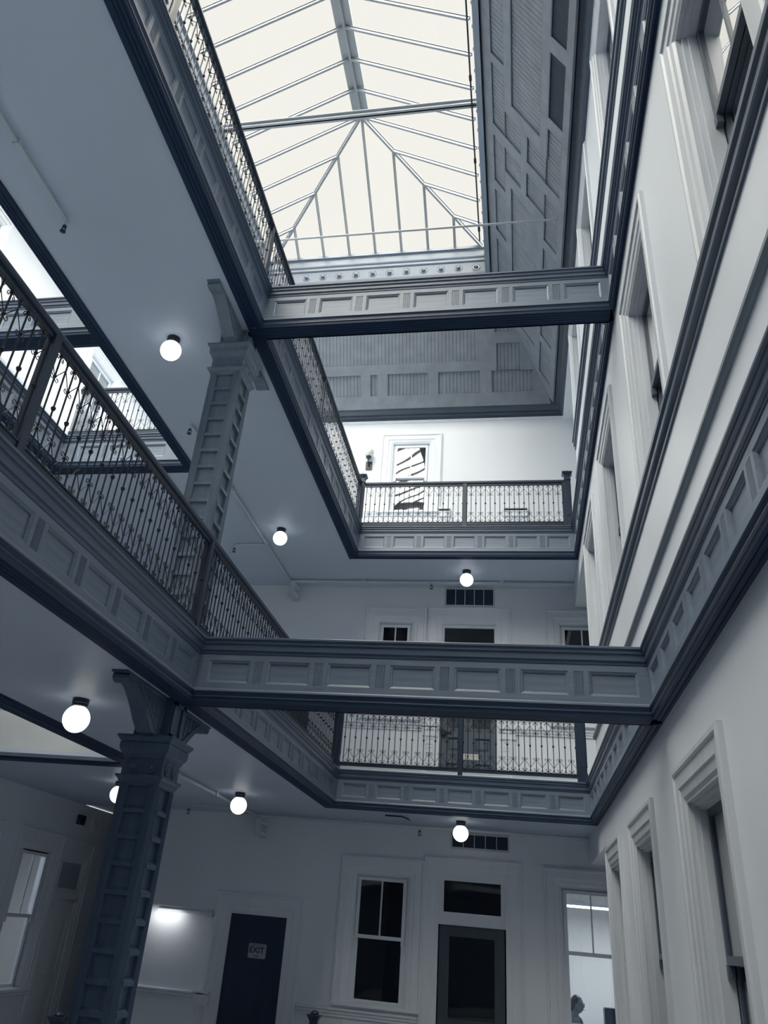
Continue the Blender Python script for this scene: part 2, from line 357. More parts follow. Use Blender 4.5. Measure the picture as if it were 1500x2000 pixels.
# ------------------------------------------------------------------ doors
def architrave(t, x0, x1, zb, ztop, cw, zc, m, y=0):
    prof = [(0, 0), (0, -.028), (.012, -.028), (.02, -.04), (.04, -.04), (.05, -.026), (cw*.62, -.026), (cw*.72, -.014), (cw, -.010), (cw, 0)]
    for s in (0, 1, 2):
        b = MB()
        def P(p, e):
            d, yy = p; z = zc-d*((zc-ztop)/cw)
            if s == 0: return (x0-cw+d, y+yy, zb if e == 0 else z)
            if s == 1: return (x1+cw-d, y+yy, zb if e == 0 else z)
            return ((x0-cw+d) if e == 0 else (x1+cw-d), y+yy, z)
        b.sweep(prof, lambda p: P(p, 0), lambda p: P(p, 1)); part('architrave', b, m, t)
def text(s, size, m, parent, loc, rot=(PI/2, 0, 0), name='lettering', ext=.001, bold=False, sx=1):
    c = bpy.data.curves.new(name, 'FONT'); c.body = s; c.size = size; c.extrude = ext; c.align_x = 'CENTER'; c.align_y = 'CENTER'; c.offset = size*.02 if bold else 0
    c.resolution_u = 2
    o = bpy.data.objects.new(name+'_tmp', c); COL.objects.link(o); bpy.context.view_layer.update()
    dg = bpy.context.evaluated_depsgraph_get(); me = bpy.data.meshes.new_from_object(o.evaluated_get(dg)); bpy.data.objects.remove(o)
    me.materials.clear(); me.materials.append(m)
    q = bpy.data.objects.new(name, me); COL.objects.link(q); q.parent = parent; q.location = loc; q.rotation_euler = rot; q.scale = (sx, 1, 1)
    return q
# emergency exit door
t = thing('door_1', 'plain dark door with the emergency exit only sign', 'door', (-3.925, YW[0], 0), kind='structure')
architrave(t, -.465, .465, 0, 2.0, .25, 2.27, M['trim'])
part('door_frame', MB().frame(-.465, .465, 0, 2.0, 0, .16, .02, tb=0), M['trim'], t)
lf = part('door_leaf', MB().box(-.445, .445, .03, .075, .01, 1.98), M['door'], t)
part('door_knob', MB().lathe([(.01, 0), (.01, .03), (.028, .04), (.03, .06), (.012, .075)], (.38, .03, .95), 10, axis='y'), M['black'], lf)
sg = thing('exit_sign', 'grey EMERGENCY EXIT ONLY plate fixed on the dark door', 'sign', (-3.89, YW[0]+.029, 1.515))
def rounded(w, h, r):
    o = []
    for cx, cy, a0 in ((w/2-r, h/2-r, 0), (-w/2+r, h/2-r, 90), (-w/2+r, -h/2+r, 180), (w/2-r, -h/2+r, 270)):
        for k in range(4): a = math.radians(a0+k*30); o.append((cx+r*math.cos(a), cy+r*math.sin(a)))
    return o
part('plate', MB().prism(rounded(.275, .19, .018), lambda a, b_, d: (a, d, b_), -.005, 0), M['signg'], sg)
text('EMERGENCY', .036, M['ink'], sg, (.0, -.0062, .072), sx=1.08)
text('EXIT', .108, M['ink'], sg, (-.008, -.0062, .008), bold=True, sx=1.04)
text('ONLY', .036, M['ink'], sg, (-.01, -.0062, -.066), sx=1.1)
# half glazed door with transom
t = thing('door_2', 'dark half glazed door numbered 441 under a dark transom', 'door', (-.69, YW[0], 0), kind='structure')
architrave(t, -.49, .49, 0, 2.76, .25, 2.985, M['trim'])
part('transom_bar', MB().box(-.49, .49, -.02, .12, 2.09, 2.185).box(-.49, .49, -.035, .1, 2.11, 2.13), M['trim'], t)
b = MB().frame(-.49, .49, 2.185, 2.74, .01, .05, .07)
tr = part('transom', b, M['trim'], t); part('pane', MB().box(-.42, .42, .03, .034, 2.255, 2.67), M['glass'], tr)
b = MB().frame(-.47, .47, .01, 2.088, .02, .065, .14, .14, .135, .94); b.frame(-.345, .345, .935, 1.968, .012, .0195, .02)
lf = part('door_leaf', b, mat('stained_door', (.055, .078, .105), .35, .5, noise=((9, 9, 1.5), .2)), t)
part('pane', MB().box(-.33, .33, .042, .046, .95, 1.955), M['glass'], lf)
text('441', .07, M['ink'], lf, (.255, .040, 1.905), bold=True)
part('door_knob', MB().lathe([(.01, 0), (.01, .03), (.028, .04), (.03, .06), (.012, .075)], (.40, .02, .9), 10, axis='y'), M['black'], lf)
# middle level panelled door
t = thing('door_3', 'grey panelled double door of the middle level with a paper notice', 'door', (-.765, YW[1], 3.881), kind='structure')
architrave(t, -.455, .455, 0, 2.72, .25, 3.0, M['trim'])
part('transom_bar', MB().box(-.455, .455, -.02, .1, 2.05, 2.15), M['trim'], t)
b = MB().frame(-.455, .455, 2.15, 2.7, .03, .07, .035, .035, .06, .05)
tr = part('transom', b, M['trim'], t); part('pane', MB().box(-.42, .42, .05, .054, 2.2, 2.64), M['glass'], tr)
b = MB()
HL = [(-.32, -.115, .60, .81), (.11, .345, .60, .81), (-.32, -.115, .15, .42), (.11, .345, .15, .42), (-.32, -.08, .96, 1.95), (.06, .345, .96, 1.95)]
for a in fillgrid(-.455, .455, .01, 2.05, HL): b.box(a[0], a[1], .02, .06, a[2], a[3])
lf = part('door_leaf', b, M['doorp'], t)
for k_, h in enumerate(HL):
    b = MB(); a0, a1, z0, z1 = h
    if k_ < 4: b.box(a0, a1, .05, .055, z0, z1); b.add([(a0+.02,.05,z0+.02),(a1-.02,.05,z0+.02),(a1-.02,.05,z1-.02),(a0+.02,.05,z1-.02),(a0+.05,.03,z0+.05),(a1-.05,.03,z0+.05),(a1-.05,.03,z1-.05),(a0+.05,.03,z1-.05)],[(0,1,5,4),(1,2,6,5),(2,3,7,6),(3,0,4,7),(4,5,6,7)]); part('door_panel', b, M['doorp'], lf)
    else: b.box(a0, a1, .04, .045, z0, z1); part('pane', b, M['glass'], lf)
b = MB().lathe([(.035, 0), (.045, .02), (.045, .05), (.02, .07)], (-.39, .0, .87), 10, axis='y').box(-.37, -.26, -.01, .01, .875, .895); part('door_closer', b, M['black'], lf)
sg = thing('paper_notice', 'small white paper notice taped on the grey panelled door', 'notice', (-.735, YW[1]+.016, 4.405))
part('sheet', MB().box(-.155, .155, -.002, 0, -.043, .043), M['paper'], sg)
b = MB()
for r_ in range(4):
    for c_ in range(2): b.box(-.09+c_*.11, -.02+c_*.11+.01*(r_ % 2), -.003, -.002, .024-r_*.018, .029-r_*.018)
part('printed_lines', b, M['ink'], sg)
t = thing('door_4', 'dark door at the left end of the middle level far wall', 'door', (-3.85, YW[1], 3.881), kind='structure')
architrave(t, -.45, .45, 0, 2.07, .24, 2.32, M['trim']); part('door_leaf', MB().box(-.45, .45, .03, .075, .01, 2.07), M['door'], t)
t = thing('door_5', 'top level door whose white architrave shows behind the left railing', 'door', (-3.775, YW[2], 7.763), kind='structure')
architrave(t, -.425, .425, 0, 2.19, .22, 2.36, M['trim']); part('door_leaf', MB().box(-.425, .425, .03, .075, .01, 2.19), M['trim'], t)
t = thing('door_6', 'white door with a transom in the left wall half hidden by the column', 'door', (XLW, 13.81, 0), PI/2, kind='structure')
architrave(t, -.39, .39, 0, 2.56, .18, 2.86, M['trim'])
part('transom_bar', MB().box(-.39, .39, -.02, .12, 1.95, 2.06), M['trim'], t)
b = MB().frame(-.39, .39, 2.06, 2.54, .01, .05, .05)
tr = part('transom', b, M['trim'], t); part('pane', MB().box(-.34, .34, .03, .034, 2.11, 2.49), M['signg'], tr)
b = MB()
for a in fillgrid(-.39, .39, .01, 1.95, [(-.28, .28, .9, 1.82), (-.28, .28, .15, .75)]): b.box(a[0], a[1], .03, .07, a[2], a[3])
lf = part('door_leaf', b, M['trim'], t); part('door_panel', MB().box(-.28, .28, .05, .06, .15, 1.82), M['trim'], lf)

# pilaster brackets under the chair rails of the far wall
def bracket_pilaster(label, x, lv, zt, wd=.22, hh=.62):
    t = thing('pilaster', label, 'pilaster', (x, YW[lv], zt), group='white brackets under the far wall chair rails')
    h = wd/2; b = MB()
    P = [(.07, .03), (.07, -.0), (.055, -.02), (.055, -.06), (.04, -.08), (.04, -.11), (.03, -.13)]
    for (o0, z0), (o1, z1) in zip(P[::2], P[1::2]): b.box(-h-o0*.5+.02, h+o0*.5-.02, -o0, 0, z1, z0)
    b.box(-h-.012, h+.012, -.045, 0, -.15, -.05); part('capital', b, M['trim'], t)
    part('shaft', MB().box(-h, h, -.022, 0, -hh, -.13), M['trim'], t)
    z = -.19
    while z-.09 > -hh:
        b = MB(); q = h-.05; b.box(-q, q, -.034, -.022, z-.012, z); b.box(-q, -q+.01, -.034, -.022, z-.075, z); b.box(q-.01, q, -.034, -.022, z-.075, z); b.box(-q, q, -.034, -.022, z-.087, z-.075)
        part('panel_mould', b, M['trim'], t); z -= .125
for a in [('white bracket pilaster left of the EXIT door', -4.64, 0, .92), ('white bracket pilaster left of the panelled grey door', -1.37, 1, 4.84), ('white bracket pilaster right of the panelled grey door', -.135, 1, 4.84),
          ('white bracket pilaster right of the top level window', -1.27, 2, 8.82), ('lone white bracket pilaster on the blank top level wall', .05, 2, 8.82, .40)]: bracket_pilaster(*a)

# ------------------------------------------------------------------ balcony fascias and beams
PANEL = {}
def fascia(label, loc, rz, L, fl, nP, off=0, width=.2, back=False, core=True, mit=(1, 1), name='balcony_fascia', pitch=.4965):
    F = FL[fl]; t = thing(name, label, 'fascia' if name == 'balcony_fascia' else 'beam', (loc[0], loc[1], F['lip']), rz)
    lip = 0; ft = F['ft']-F['lip']; fb = F['fb']-F['lip']; ll = F['ll']-F['lip']; sf = F['sof']-F['lip']
    cl_ = (lambda q: max(q, 0)) if name == 'cross_beam' else (lambda q: q)
    U = lambda p, e: ((cl_(p[0])*mit[0]) if e == 0 else (L-cl_(p[0])*mit[1]), -p[0], p[1])
    up = [(-width, 0), (.046, 0), (.050, -.004), (.050, -.019), (.036, -.023), (.034, -.033), (.034, -.049), (.022, -.053), (.020, -.062), (.020, ft+.030), (.006, ft+.024), (.004, ft+.004), (0, ft), (0, ft-.004)]
    b = MB(); b.sweep(up, lambda p: U(p, 0), lambda p: U(p, 1)); part('cornice', b, M['corn'], t)
    lo = [(0, fb+.002), (.014, fb-.004), (.019, fb-.012), (.019, fb-.024)]
    b = MB(); b.sweep(lo, lambda p: U(p, 0), lambda p: U(p, 1)); part('lower_moulding', b, M['woodh'], t)
    lo = [(.019, fb-.024), (.012, fb-.030), (.004, fb-.046), (.002, ll+.008), (.012, ll), (.013, ll-.006), (.002, ll-.012), (-.002, sf)]
    b = MB(); b.sweep(lo, lambda p: U(p, 0), lambda p: U(p, 1)); part('bed_moulding', b, M['bedshade'], t)
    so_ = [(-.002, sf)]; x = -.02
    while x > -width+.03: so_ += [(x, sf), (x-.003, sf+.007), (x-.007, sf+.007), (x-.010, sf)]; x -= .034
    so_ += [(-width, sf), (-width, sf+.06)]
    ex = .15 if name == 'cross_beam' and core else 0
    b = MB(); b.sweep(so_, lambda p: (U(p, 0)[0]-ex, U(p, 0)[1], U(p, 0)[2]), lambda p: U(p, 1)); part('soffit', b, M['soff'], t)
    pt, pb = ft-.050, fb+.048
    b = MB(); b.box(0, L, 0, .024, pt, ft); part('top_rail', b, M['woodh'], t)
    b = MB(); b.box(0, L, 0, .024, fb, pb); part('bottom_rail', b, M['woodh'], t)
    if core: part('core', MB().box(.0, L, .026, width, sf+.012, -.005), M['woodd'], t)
    pw, sw, e0 = .350, pitch-.350, .095
    key = (fl, round(pw, 3))
    if key not in PANEL:
        h = pw/2; H2 = (pt-pb)/2; b = MB(); R_ = [(0, 0), (.003, .004), (.018, .010), (.022, .020), (.026, .020)]
        vs = []
        for d, y in R_: vs += [(-h+d, y, -H2+d), (h-d, y, -H2+d), (h-d, y, H2-d), (-h+d, y, H2-d)]
        fs = [(4*i+k, 4*i+(k+1) % 4, 4*i+4+(k+1) % 4, 4*i+4+k) for i in range(len(R_)-1) for k in range(4)]; n4 = 4*(len(R_)-1); fs.append((n4, n4+1, n4+2, n4+3))
        PANEL[key] = b.add(vs, fs).mesh('panel', M['woodh'])
        b = MB(); s2 = sw/2; pr_ = [(-s2, .024), (-s2, 0)]
        for g in range(5):
            c = -.030+g*.015; pr_ += [(c-.005, 0), (c-.003, .007), (c+.003, .007), (c+.005, 0)]
        pr_ += [(s2, 0), (s2, .024)]
        b.sweep(pr_, lambda p: (p[0], p[1], -H2), lambda p: (p[0], p[1], H2)); PANEL[key+('s',)] = b.mesh('fluted_stile', M['wood'])
    zc = (pt+pb)/2
    st = off if off is not None else 0
    us = [e0+pw/2+i*pitch for i in range(nP)]
    us = [u+st for u in us]
    for i, u in enumerate(us):
        inst('panel', PANEL[key], t, (u, 0, zc))
        if i < nP-1: inst('fluted_stile', PANEL[key+('s',)], t, (u+pitch/2, 0, zc))
    for a, c in ((0, us[0]-pw/2), (us[-1]+pw/2, L)):
        if c-a > .005: part('end_stile', MB().box(a, c, 0, .024, pb, pt), M['wood'], t)
    return t
YN = -6.1
ln = {1: 'lower', 2: 'upper'}
for f in (1, 2):
    Ln = YB-YN
    e = Ln-(11*.4965-.1465+.19)
    fascia('%s balcony fascia along the left of the atrium, in front of the cross beam' % ln[f], (XL, YN), PI/2, Ln, f, 11, off=e, width=.15, mit=(1, 0))
    fascia('%s balcony fascia along the left of the atrium, behind the cross beam' % ln[f], (XL, YB+.2), PI/2, YF-YB-.2, f, 11, off=-.005, width=.15, mit=(0, 1))
    fascia('%s wooden cross beam spanning the atrium from the column to the right wall' % ln[f], (XL, YB), 0, XR-XL, f, 7, width=.2, name='cross_beam')
    fascia('rear face of the %s cross beam, turned to the far wall' % ln[f], (XR, YB+.2), PI, XR-XL, f, 7, width=.02, core=False, name='cross_beam')
    fascia('%s balcony fascia at the far end of the atrium' % ln[f], (XL, YF), 0, XR-XL, f, 7, width=.12)
    fascia('%s fascia band on the right wall beyond the cross beam' % ln[f], (XR, YF), -PI/2, YF-YB-.2, f, 11, off=-.005, width=[0, .045+.04, .05][f])
    fascia('%s fascia band on the right wall nearer than the cross beam' % ln[f], (XR, YB), -PI/2, YB-YN, f, 11, off=0, width=[0, .045+.04, .05][f])
    fascia('%s balcony fascia behind the camera' % ln[f], (XR, YN), PI, XR-XL, f, 7, width=.12)
    # smaller light well on the left
    yf = 9.2 if f == 1 else 8.72
    xr = -4.60 if f == 1 else -4.47
    fascia('%s fascia on the gallery side of the left light well' % ln[f], (xr, yf), -PI/2, yf-YN, f, 17, off=.1, width=.15)
    fascia('%s fascia at the far end of the left light well' % ln[f], (-6.40, yf), 0, xr+6.40, f, 3, off=.18, width=.2)
    fascia('%s fascia on the outer side of the left light well' % ln[f], (-6.40, YN), PI/2, yf-YN, f, 17, off=yf-YN-8.7, width=.12)
    fascia('%s cross beam of the left light well' % ln[f], (-6.40, YB-.05), 0, xr+6.40, f, 3, off=.18, width=.22, name='cross_beam')

# ------------------------------------------------------------------ iron railings
def spiral(cx, cz, r0, r1, a0, a1, n=9): return [(cx+(r0+(r1-r0)*i/n)*math.cos(a0+(a1-a0)*i/n), 0, cz+(r0+(r1-r0)*i/n)*math.sin(a0+(a1-a0)*i/n)) for i in range(n+1)]
RH = .89
def scroll_mesh(flip):
    b = MB(); s = -1 if flip else 1
    for m_ in (-1, 1):
        # from the side bar out of an arc over to a small curl beside the centre bar
        a = [(.0, .018)] ; pts = []
        pts += [(m_*x, 0, s*z) for x, z in ((.010, .026), (.018, .036), (.028, .034), (.031, .024), (.026, .016), (.018, .018))][::-1]
        pts = [(m_*x, 0, s*z) for x, z in ((.020, .024), (.026, .028), (.031, .022), (.029, .012), (.020, .007), (.012, .014), (.010, .028), (.018, .042), (.034, .050), (.055, .052), (.072, .066), (.081, .090))]
        # long diagonal down to the centre bar, ending in an outward curl
        pts = [(m_*x, 0, s*z) for x, z in ((.022, .030), (.017, .036), (.020, .043), (.028, .044), (.034, .036), (.030, .024), (.018, .018), (.006, .010))]
        b.tube(pts, .0032, 4)
        arc = [(m_*x, 0, s*z) for x, z in ((.006, .010), (.020, .002), (.045, -.001), (.066, .012), (.078, .038), (.0825, .055))]
        b.tube(arc, .003, 4)
        dia = [(m_*x, 0, s*z) for x, z in ((.0825, .055), (.060, .085), (.035, .118), (.012, .150), (.003, .164), (.008, .176), (.022, .184), (.036, .180), (.041, .168), (.035, .158), (.025, .159), (.024, .167))]
        b.tube(dia, .0032, 4)
    b.lathe([(.010, -.008), (.013, 0), (.010, .008)], (0, 0, s*.158), 6); b.lathe([(.010, -.008), (.012, 0), (.010, .008)], (0, 0, s*.014), 6)
    return b.mesh('scroll', M['iron'])
SC = [scroll_mesh(True), scroll_mesh(False)]    # top (hangs down), bottom (stands up)
BZ0, BZ1 = .112, .80
def bar_mesh(knob):
    b = MB(); b.tube([(0, 0, BZ0), (0, 0, BZ1)], .0062, 6)
    if knob: b.lathe([(.006, -.02), (.012, -.012), (.015, -.002), (.015, .004), (.006, .014)], (0, 0, BZ0+.355), 8)
    return b.mesh('baluster', M['iron'])
BAR = [bar_mesh(False), bar_mesh(True)]
def railing(label, loc, rz, L, z, mods, group, newels=(0, 0), posts=(0, 1), hz=0):
    t = thing('balcony_railing', label, 'railing', (loc[0], loc[1], z), rz, group)
    h = [(-.032, .835), (-.036, .85), (-.036, .868), (-.024, .886), (-.008, .893), (.008, .893), (.024, .886), (.036, .868), (.036, .85), (.032, .835), (.018, .83), (.018, .805), (-.018, .805), (-.018, .83)]
    part('handrail', MB().sweep(h, lambda p: (-.0, p[0], p[1]), lambda p: (L, p[0], p[1]), closed=True), M['rail'], t)
    part('bottom_rail', MB().box(0, L, -.022, .022, .060, .098).box(0, L, -.028, .028, .098, .108), M['rail'], t)
    for e in (0, 1):
        if posts[e]: part('post', MB().box(e*L-.032, e*L+.032, -.032, .032, 0, .835), M['rail'], t)
    p = (L-.05)/mods
    for i in range(mods):
        x = .025+p*(i+.5)
        inst('baluster', BAR[0], t, (x, 0, 0)); inst('scroll', SC[0], t, (x, 0, .797)); inst('scroll', SC[1], t, (x, 0, BZ0+.004))
        if i: inst('baluster', BAR[1], t, (.025+p*i, 0, 0))
    inst('baluster', BAR[1], t, (.025+.01, 0, 0)); inst('baluster', BAR[1], t, (L-.035, 0, 0))
    return t
def newel(label, x, y, z, h=1.02):
    t = thing('newel_post', label, 'newel post', (x, y, z))
    part('shaft', MB().box(-.045, .045, -.045, .045, 0, h-.10).box(-.052, .052, -.052, .052, 0, .12).box(-.03, .03, -.052, .052, .2, h-.2).box(-.052, .052, -.03, .03, .2, h-.2), M['rail'], t)
    part('cap', MB().lathe([(.05, h-.16), (.056, h-.15), (.056, h-.13), (.047, h-.12), (.048, h-.07), (.06, h-.045), (.078, h-.02), (.082, h-.015), (.082, h-.002), (.07, h)], sq=True), M['rail'], t)
    part('finial', MB().lathe([(.055, h), (.052, h+.015), (.04, h+.03), (.02, h+.04), (.004, h+.043)], seg=12), M['rail'], t, smooth=True)
RO = -.055   # railing stands this far behind the fascia face
for f, zl in ((1, 3.881), (2, 7.763)):
    nm = {1: 'middle', 2: 'top'}[f]
    ys = [.35, 3.17, 5.90, 8.70, YF+.06]
    wh = ['behind the camera', 'left foreground', 'centre left, either side of the cross beam', 'at the far left corner of the atrium']
    wh = ['nearest the camera', 'just before the cross beam', 'just beyond the cross beam', 'reaching the far corner']
    for k_ in range(4):
        railing('left iron scroll railing, %s level, bay %s' % (nm, wh[k_]), (XL+RO, ys[k_]+.001, 0), PI/2, ys[k_+1]-ys[k_]-.002-(.09 if k_ == 3 else 0), zl, 17, 'left railing bays, %s level' % nm)
    xm = -.79
    railing('iron scroll railing at the far end of the %s level, left half' % nm, (XL+.025, YF-RO), 0, xm-XL-.026, zl, 10, 'far railing bays, %s level' % nm)
    railing('iron scroll railing at the far end of the %s level, right half' % nm, (xm+.001, YF-RO), 0, XR-.115-xm, zl, 10, 'far railing bays, %s level' % nm)
    newel('square newel post at the far left corner of the %s level railing' % nm, XL-.03, YF+.03, zl, 1.02)
    newel('square newel post ending the %s level far railing at the right wall' % nm, XR-.06, YF+.05, zl, 1.02)
    yf = 9.2 if f == 1 else 8.72
    railing('iron scroll railing at the far end of the left light well, %s level' % nm, (-6.4, yf+.05), 0, 1.86, zl, 11, 'left light well railings')
    if f == 2:
        for k_ in range(3): railing('iron railing on the gallery side of the left light well, bay %s' % ['nearest the camera', 'in the middle', 'farthest'][k_], (-4.42, .4+k_*2.78), PI/2, 2.75, zl, 17, 'left light well railings')
newel('dark newel post with a domed cap in front of the far wall chair rail', XL, YF, 0, .955)
newel('dark newel post with a domed cap beside the foot of the column', -4.50, 8.83, 0, .925)

# ------------------------------------------------------------------ columns
def column(label, z0, zn, zc, cm):
    """square panelled column: z0 foot, zn neck, zc ceiling"""
    cx, cy = -2.85, 6.19; t = thing('panelled_column', label, 'column', (cx, cy, z0)); H = zn-z0; r = .155
    part('core', MB().box(-.125, .125, -.135, .135, 0, H), M[cm], t)
    for sx in (-1, 1):
        for sy in (-1, 1):
            b = MB(); x0, x1 = sorted((sx*.085, sx*r)); y0, y1 = sorted((sy*.095, sy*.165))
            b.box(x0, x1, y0, y1, 0, H)
            for q in (.100, .122, .144): b.tube([(sx*q, sy*.167, .02), (sx*q, sy*.167, H-.02)], .005, 5); b.tube([(sx*.157, sy*(q+.01), .02), (sx*.157, sy*(q+.01), H-.02)], .005, 5)
            part('corner_post', b, M[cm], t)
    ry = MB().add([(-.085,-.160,-.018),(.085,-.160,-.018),(.085,-.160,.010),(-.085,-.160,.010),(-.070,-.137,.030),(.070,-.137,.030),(-.085,-.13,-.018),(.085,-.13,-.018)],
                  [(0,1,2,3),(3,2,5,4),(0,6,7,1),(2,1,7,5),(3,4,6,0)]).mesh('rung', M[cm])
    k_ = 0; z = H-.245
    while z > .2:
        for s in range(4):
            inst('rung', ry, t, (0, 0, z), rz=s*PI/2)
        z -= .183
    for s in range(4):
        pass
    part('base', MB().lathe([(.20, 0), (.20, .16), (.185, .175), (.175, .2), (.165, .215)], sq=True), M[cm], t)
    nk = H
    part('neck_mould', MB().lathe([(.158, nk-.075), (.163, nk-.06), (.168, nk-.055), (.180, nk-.03), (.195, nk-.015), (.197, nk), (.170, nk+.004)], sq=True), M[cm], t)
    fz = part('frieze', MB().lathe([(.166, nk), (.166, nk+.13)], sq=True), M[cm], t)
    for s in range(4):
        for q in (-.07, .07):
            b = MB().lathe([(.050, 0), (.050, .008), (.040, .010), (.034, .004), (.026, .004), (.018, .013), (.004, .016)], (q, -.166, nk+.062), 12, axis='y')
            o = part('rosette', b, M[cm], fz, rz=s*PI/2)
    part('capital', MB().lathe([(.166, nk+.125), (.176, nk+.13), (.180, nk+.15), (.196, nk+.17), (.205, nk+.19), (.207, nk+.235), (.200, nk+.24), (.212, nk+.25), (.228, nk+.272), (.232, nk+.275), (.232, nk+.29), (.15, nk+.292)], sq=True), M[cm], t)
    top = zc-z0
    b = MB().lathe([(.140, nk+.29), (.140, top)], sq=True)
    for s in (-1, 1):
        for a in ((-.12, -.06), (.06, .12)): b.box(min(s*.14, s*.155), max(s*.14, s*.155), a[0], a[1], nk+.30, top-.01)
        b.box(min(s*.14, s*.155), max(s*.14, s*.155), -.12, .12, top-.05, top-.01); b.box(min(s*.14, s*.155), max(s*.14, s*.155), -.12, .12, nk+.30, nk+.33)
    part('upper_block', b, M[cm], t)
    zb = nk+.292
    for s in (-1, 1):
        prof = [(.13, top), (.13, zb), (.29, zb), (.31, zb+.012), (.395, zb+.072), (.467, zb+.135), (.54, zb+.190), (.62, zb+.238), (.69, zb+.262), (.72, zb+.256), (.75, zb+.238), (.79, zb+.238), (.82, zb+.262), (.82, zb+.285), (.80, zb+.292), (.85, zb+.298), (.85, top)]
        kz = (top-zb)/.313; prof = [(a*1.065 if a > .25 else a, zb+(c-zb)*kz if c != top else top) for a, c in prof]; b = MB().prism(prof, lambda a, c, d: (d, s*a, c), -.045, .085); br = part('bracket', b, M[cm], t)
        b = MB()
        for d in (-.048, .088):
            loop = [(d, s*a, c) for a, c in ((.19, top-.03), (.19, zb+.06*kz), (.25, zb+.03*kz), (.36, zb+.11*kz), (.50, zb+.20*kz), (.66, top-.03))]
            b.tube(loop, .008, 5, closed=True)
            for q in range(5): b.tube([(d, s*(.24+.08*q), top-.03), (d, s*(.22+.08*q), zb+(.05+.05*q)*kz)], .0045, 4)
            for q in range(3): b.tube([(d, s*.2, top-.07-.05*q), (d, s*(.56-.09*q), top-.07-.05*q)], .0045, 4)
        part('carved_panel', b, M[cm], br)
column('shaded square panelled column standing on the camera level', 0, 2.79, 3.397, 'colshade')
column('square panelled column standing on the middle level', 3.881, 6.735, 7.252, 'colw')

# ------------------------------------------------------------------ sloping wooden roof lining
XC, YC, ZC_ = -.40, 11.6, 13.45       # lower inner corner of the kerb
def lining(label, f, umax, openings, nb, hipL, hipR, vents=(), loc=(0, 0, 0)):
    """f(u,v,d): u along, v 0..1 up the slope, d depth towards the room; hipL/hipR(v) limits of u"""
    t = thing('roof_lining', label, 'wood panelling', loc)
    L0 = Vector(loc); g = lambda u, v, d: tuple(Vector(f(u, v, d))-L0)
    w_ = umax/nb
    for i in range(nb):
        u0, u1 = hipL(0)+i*w_, hipL(0)+(i+1)*w_
        def lim(u):
            lo, hi = 0, 1
            # v where the hips cut this board
            vl = (u-hipL(0))/(hipL(1)-hipL(0)) if hipL(1) != hipL(0) else 1
            vr = (hipR(0)-u)/(hipR(0)-hipR(1)) if hipR(1) != hipR(0) else 1
            return max(0.0, min(1, vl, vr))
        a, c = lim(u0), lim(u1); e = w_*.055
        if max(a, c) < .02: continue
        jt = random.uniform(-.0015, .0015)
        b = MB().add([g(u0+e, 0, jt), g(u1-e, 0, jt), g(u1-e, c, jt), g(u0+e, a, jt), g(u0, 0, -.012), g(u1, 0, -.012), g(u1, c, -.012), g(u0, a, -.012)],
                     [(0, 1, 2, 3), (0, 3, 7, 4), (1, 5, 6, 2), (0, 4, 5, 1)])
        part('board', b, M['oak'], t)
    b = MB(); th = .032
    def clipq(u0, u1, v0, v1):
        P_ = []
        for u, v in ((u0, v0), (u1, v0), (u1, v1), (u0, v1)):
            P_.append((min(max(u, hipL(v)), hipR(v)), v))
        return P_
    for u0, u1, v0, v1 in fillgrid(hipL(0), hipR(0), -.06, 1.0, openings):
        P_ = clipq(u0, u1, v0, v1)
        if P_[1][0]-P_[0][0] < .003 and P_[2][0]-P_[3][0] < .003: continue
        vs = [g(u, v, th) for u, v in P_]+[g(u, v, 0) for u, v in P_]
        b.add(vs, [(0, 1, 2, 3), (0, 4, 5, 1), (1, 5, 6, 2), (2, 6, 7, 3), (3, 7, 4, 0)])
    part('frame', b, M['oak'], t)
    b = MB()
    for u0, u1, v0, v1 in openings:     # small bead round each opening
        for a in (((u0, v0), (u1, v0)), ((u0, v1), (u1, v1)), ((u0, v0), (u0, v1)), ((u1, v0), (u1, v1))):
            if all(hipL(v)+.02 < u < hipR(v)-.02 for u, v in a): b.tube([g(a[0][0], a[0][1], th*.7), g(a[1][0], a[1][1], th*.7)], .012, 5)
    part('bead', b, M['woodh'], t)
    for u0, u1, v0, v1 in vents:
        o = part('vent_mesh', MB().add([g(u0, v0, .008), g(u1, v0, .008), g(u1, v1, .008), g(u0, v1, .008)], [(0, 1, 2, 3)]), M['mesh'], t)
        b = MB(); k_ = 0
        while u0+k_*.02 < u1: b.tube([g(u0+k_*.02, v0, .012), g(u0+k_*.02, v1, .012)], .0022, 3); k_ += 1
        part('vent_wire', b, M['woodd'], t, kind='stuff')
    return t
SL = Vector((-1.15, 0, 2.30)).length; nR = Vector((-2.30, 0, -1.15)).normalized(); nF = Vector((0, -2.30, -1.2)).normalized()
fR = lambda u, v, d: (.75-1.15*v+nR.x*d, u, 11.15+2.30*v+nR.z*d)
fF = lambda u, v, d: (u, 12.8-1.2*v+nF.y*d, 11.15+2.30*v+nF.z*d)
OR = [(1.0, 4.2, .649, .815), (4.35, 6.87, .649, .815), (6.99, 8.03, .649, .815), (7.56, 8.03, .449, .649), (1.0, 7.37, .232, .569),
      (2.6, 3.55, 0, .153), (3.72, 4.66, 0, .153), (4.86, 5.82, 0, .153), (6.0, 6.93, 0, .153), (7.08, 8.03, 0, .153), (7.57, 8.03, .153, .38)]
def mirR(o): return (16.22-o[1], 16.22-o[0], o[2], o[3])
OR2 = [(8.20, 9.11, .655, .815), (8.20, 8.66, .449, .655), (9.27, 10.2, .655, .815), (10.38, 11.65, .655, .815), (8.85, 11.95, .235, .585), (8.20, 9.11, .0, .160), (8.20, 8.66, .16, .385), (9.27, 10.3, 0, .165), (10.45, 11.4, 0, .165), (11.55, 12.45, 0, .165)]
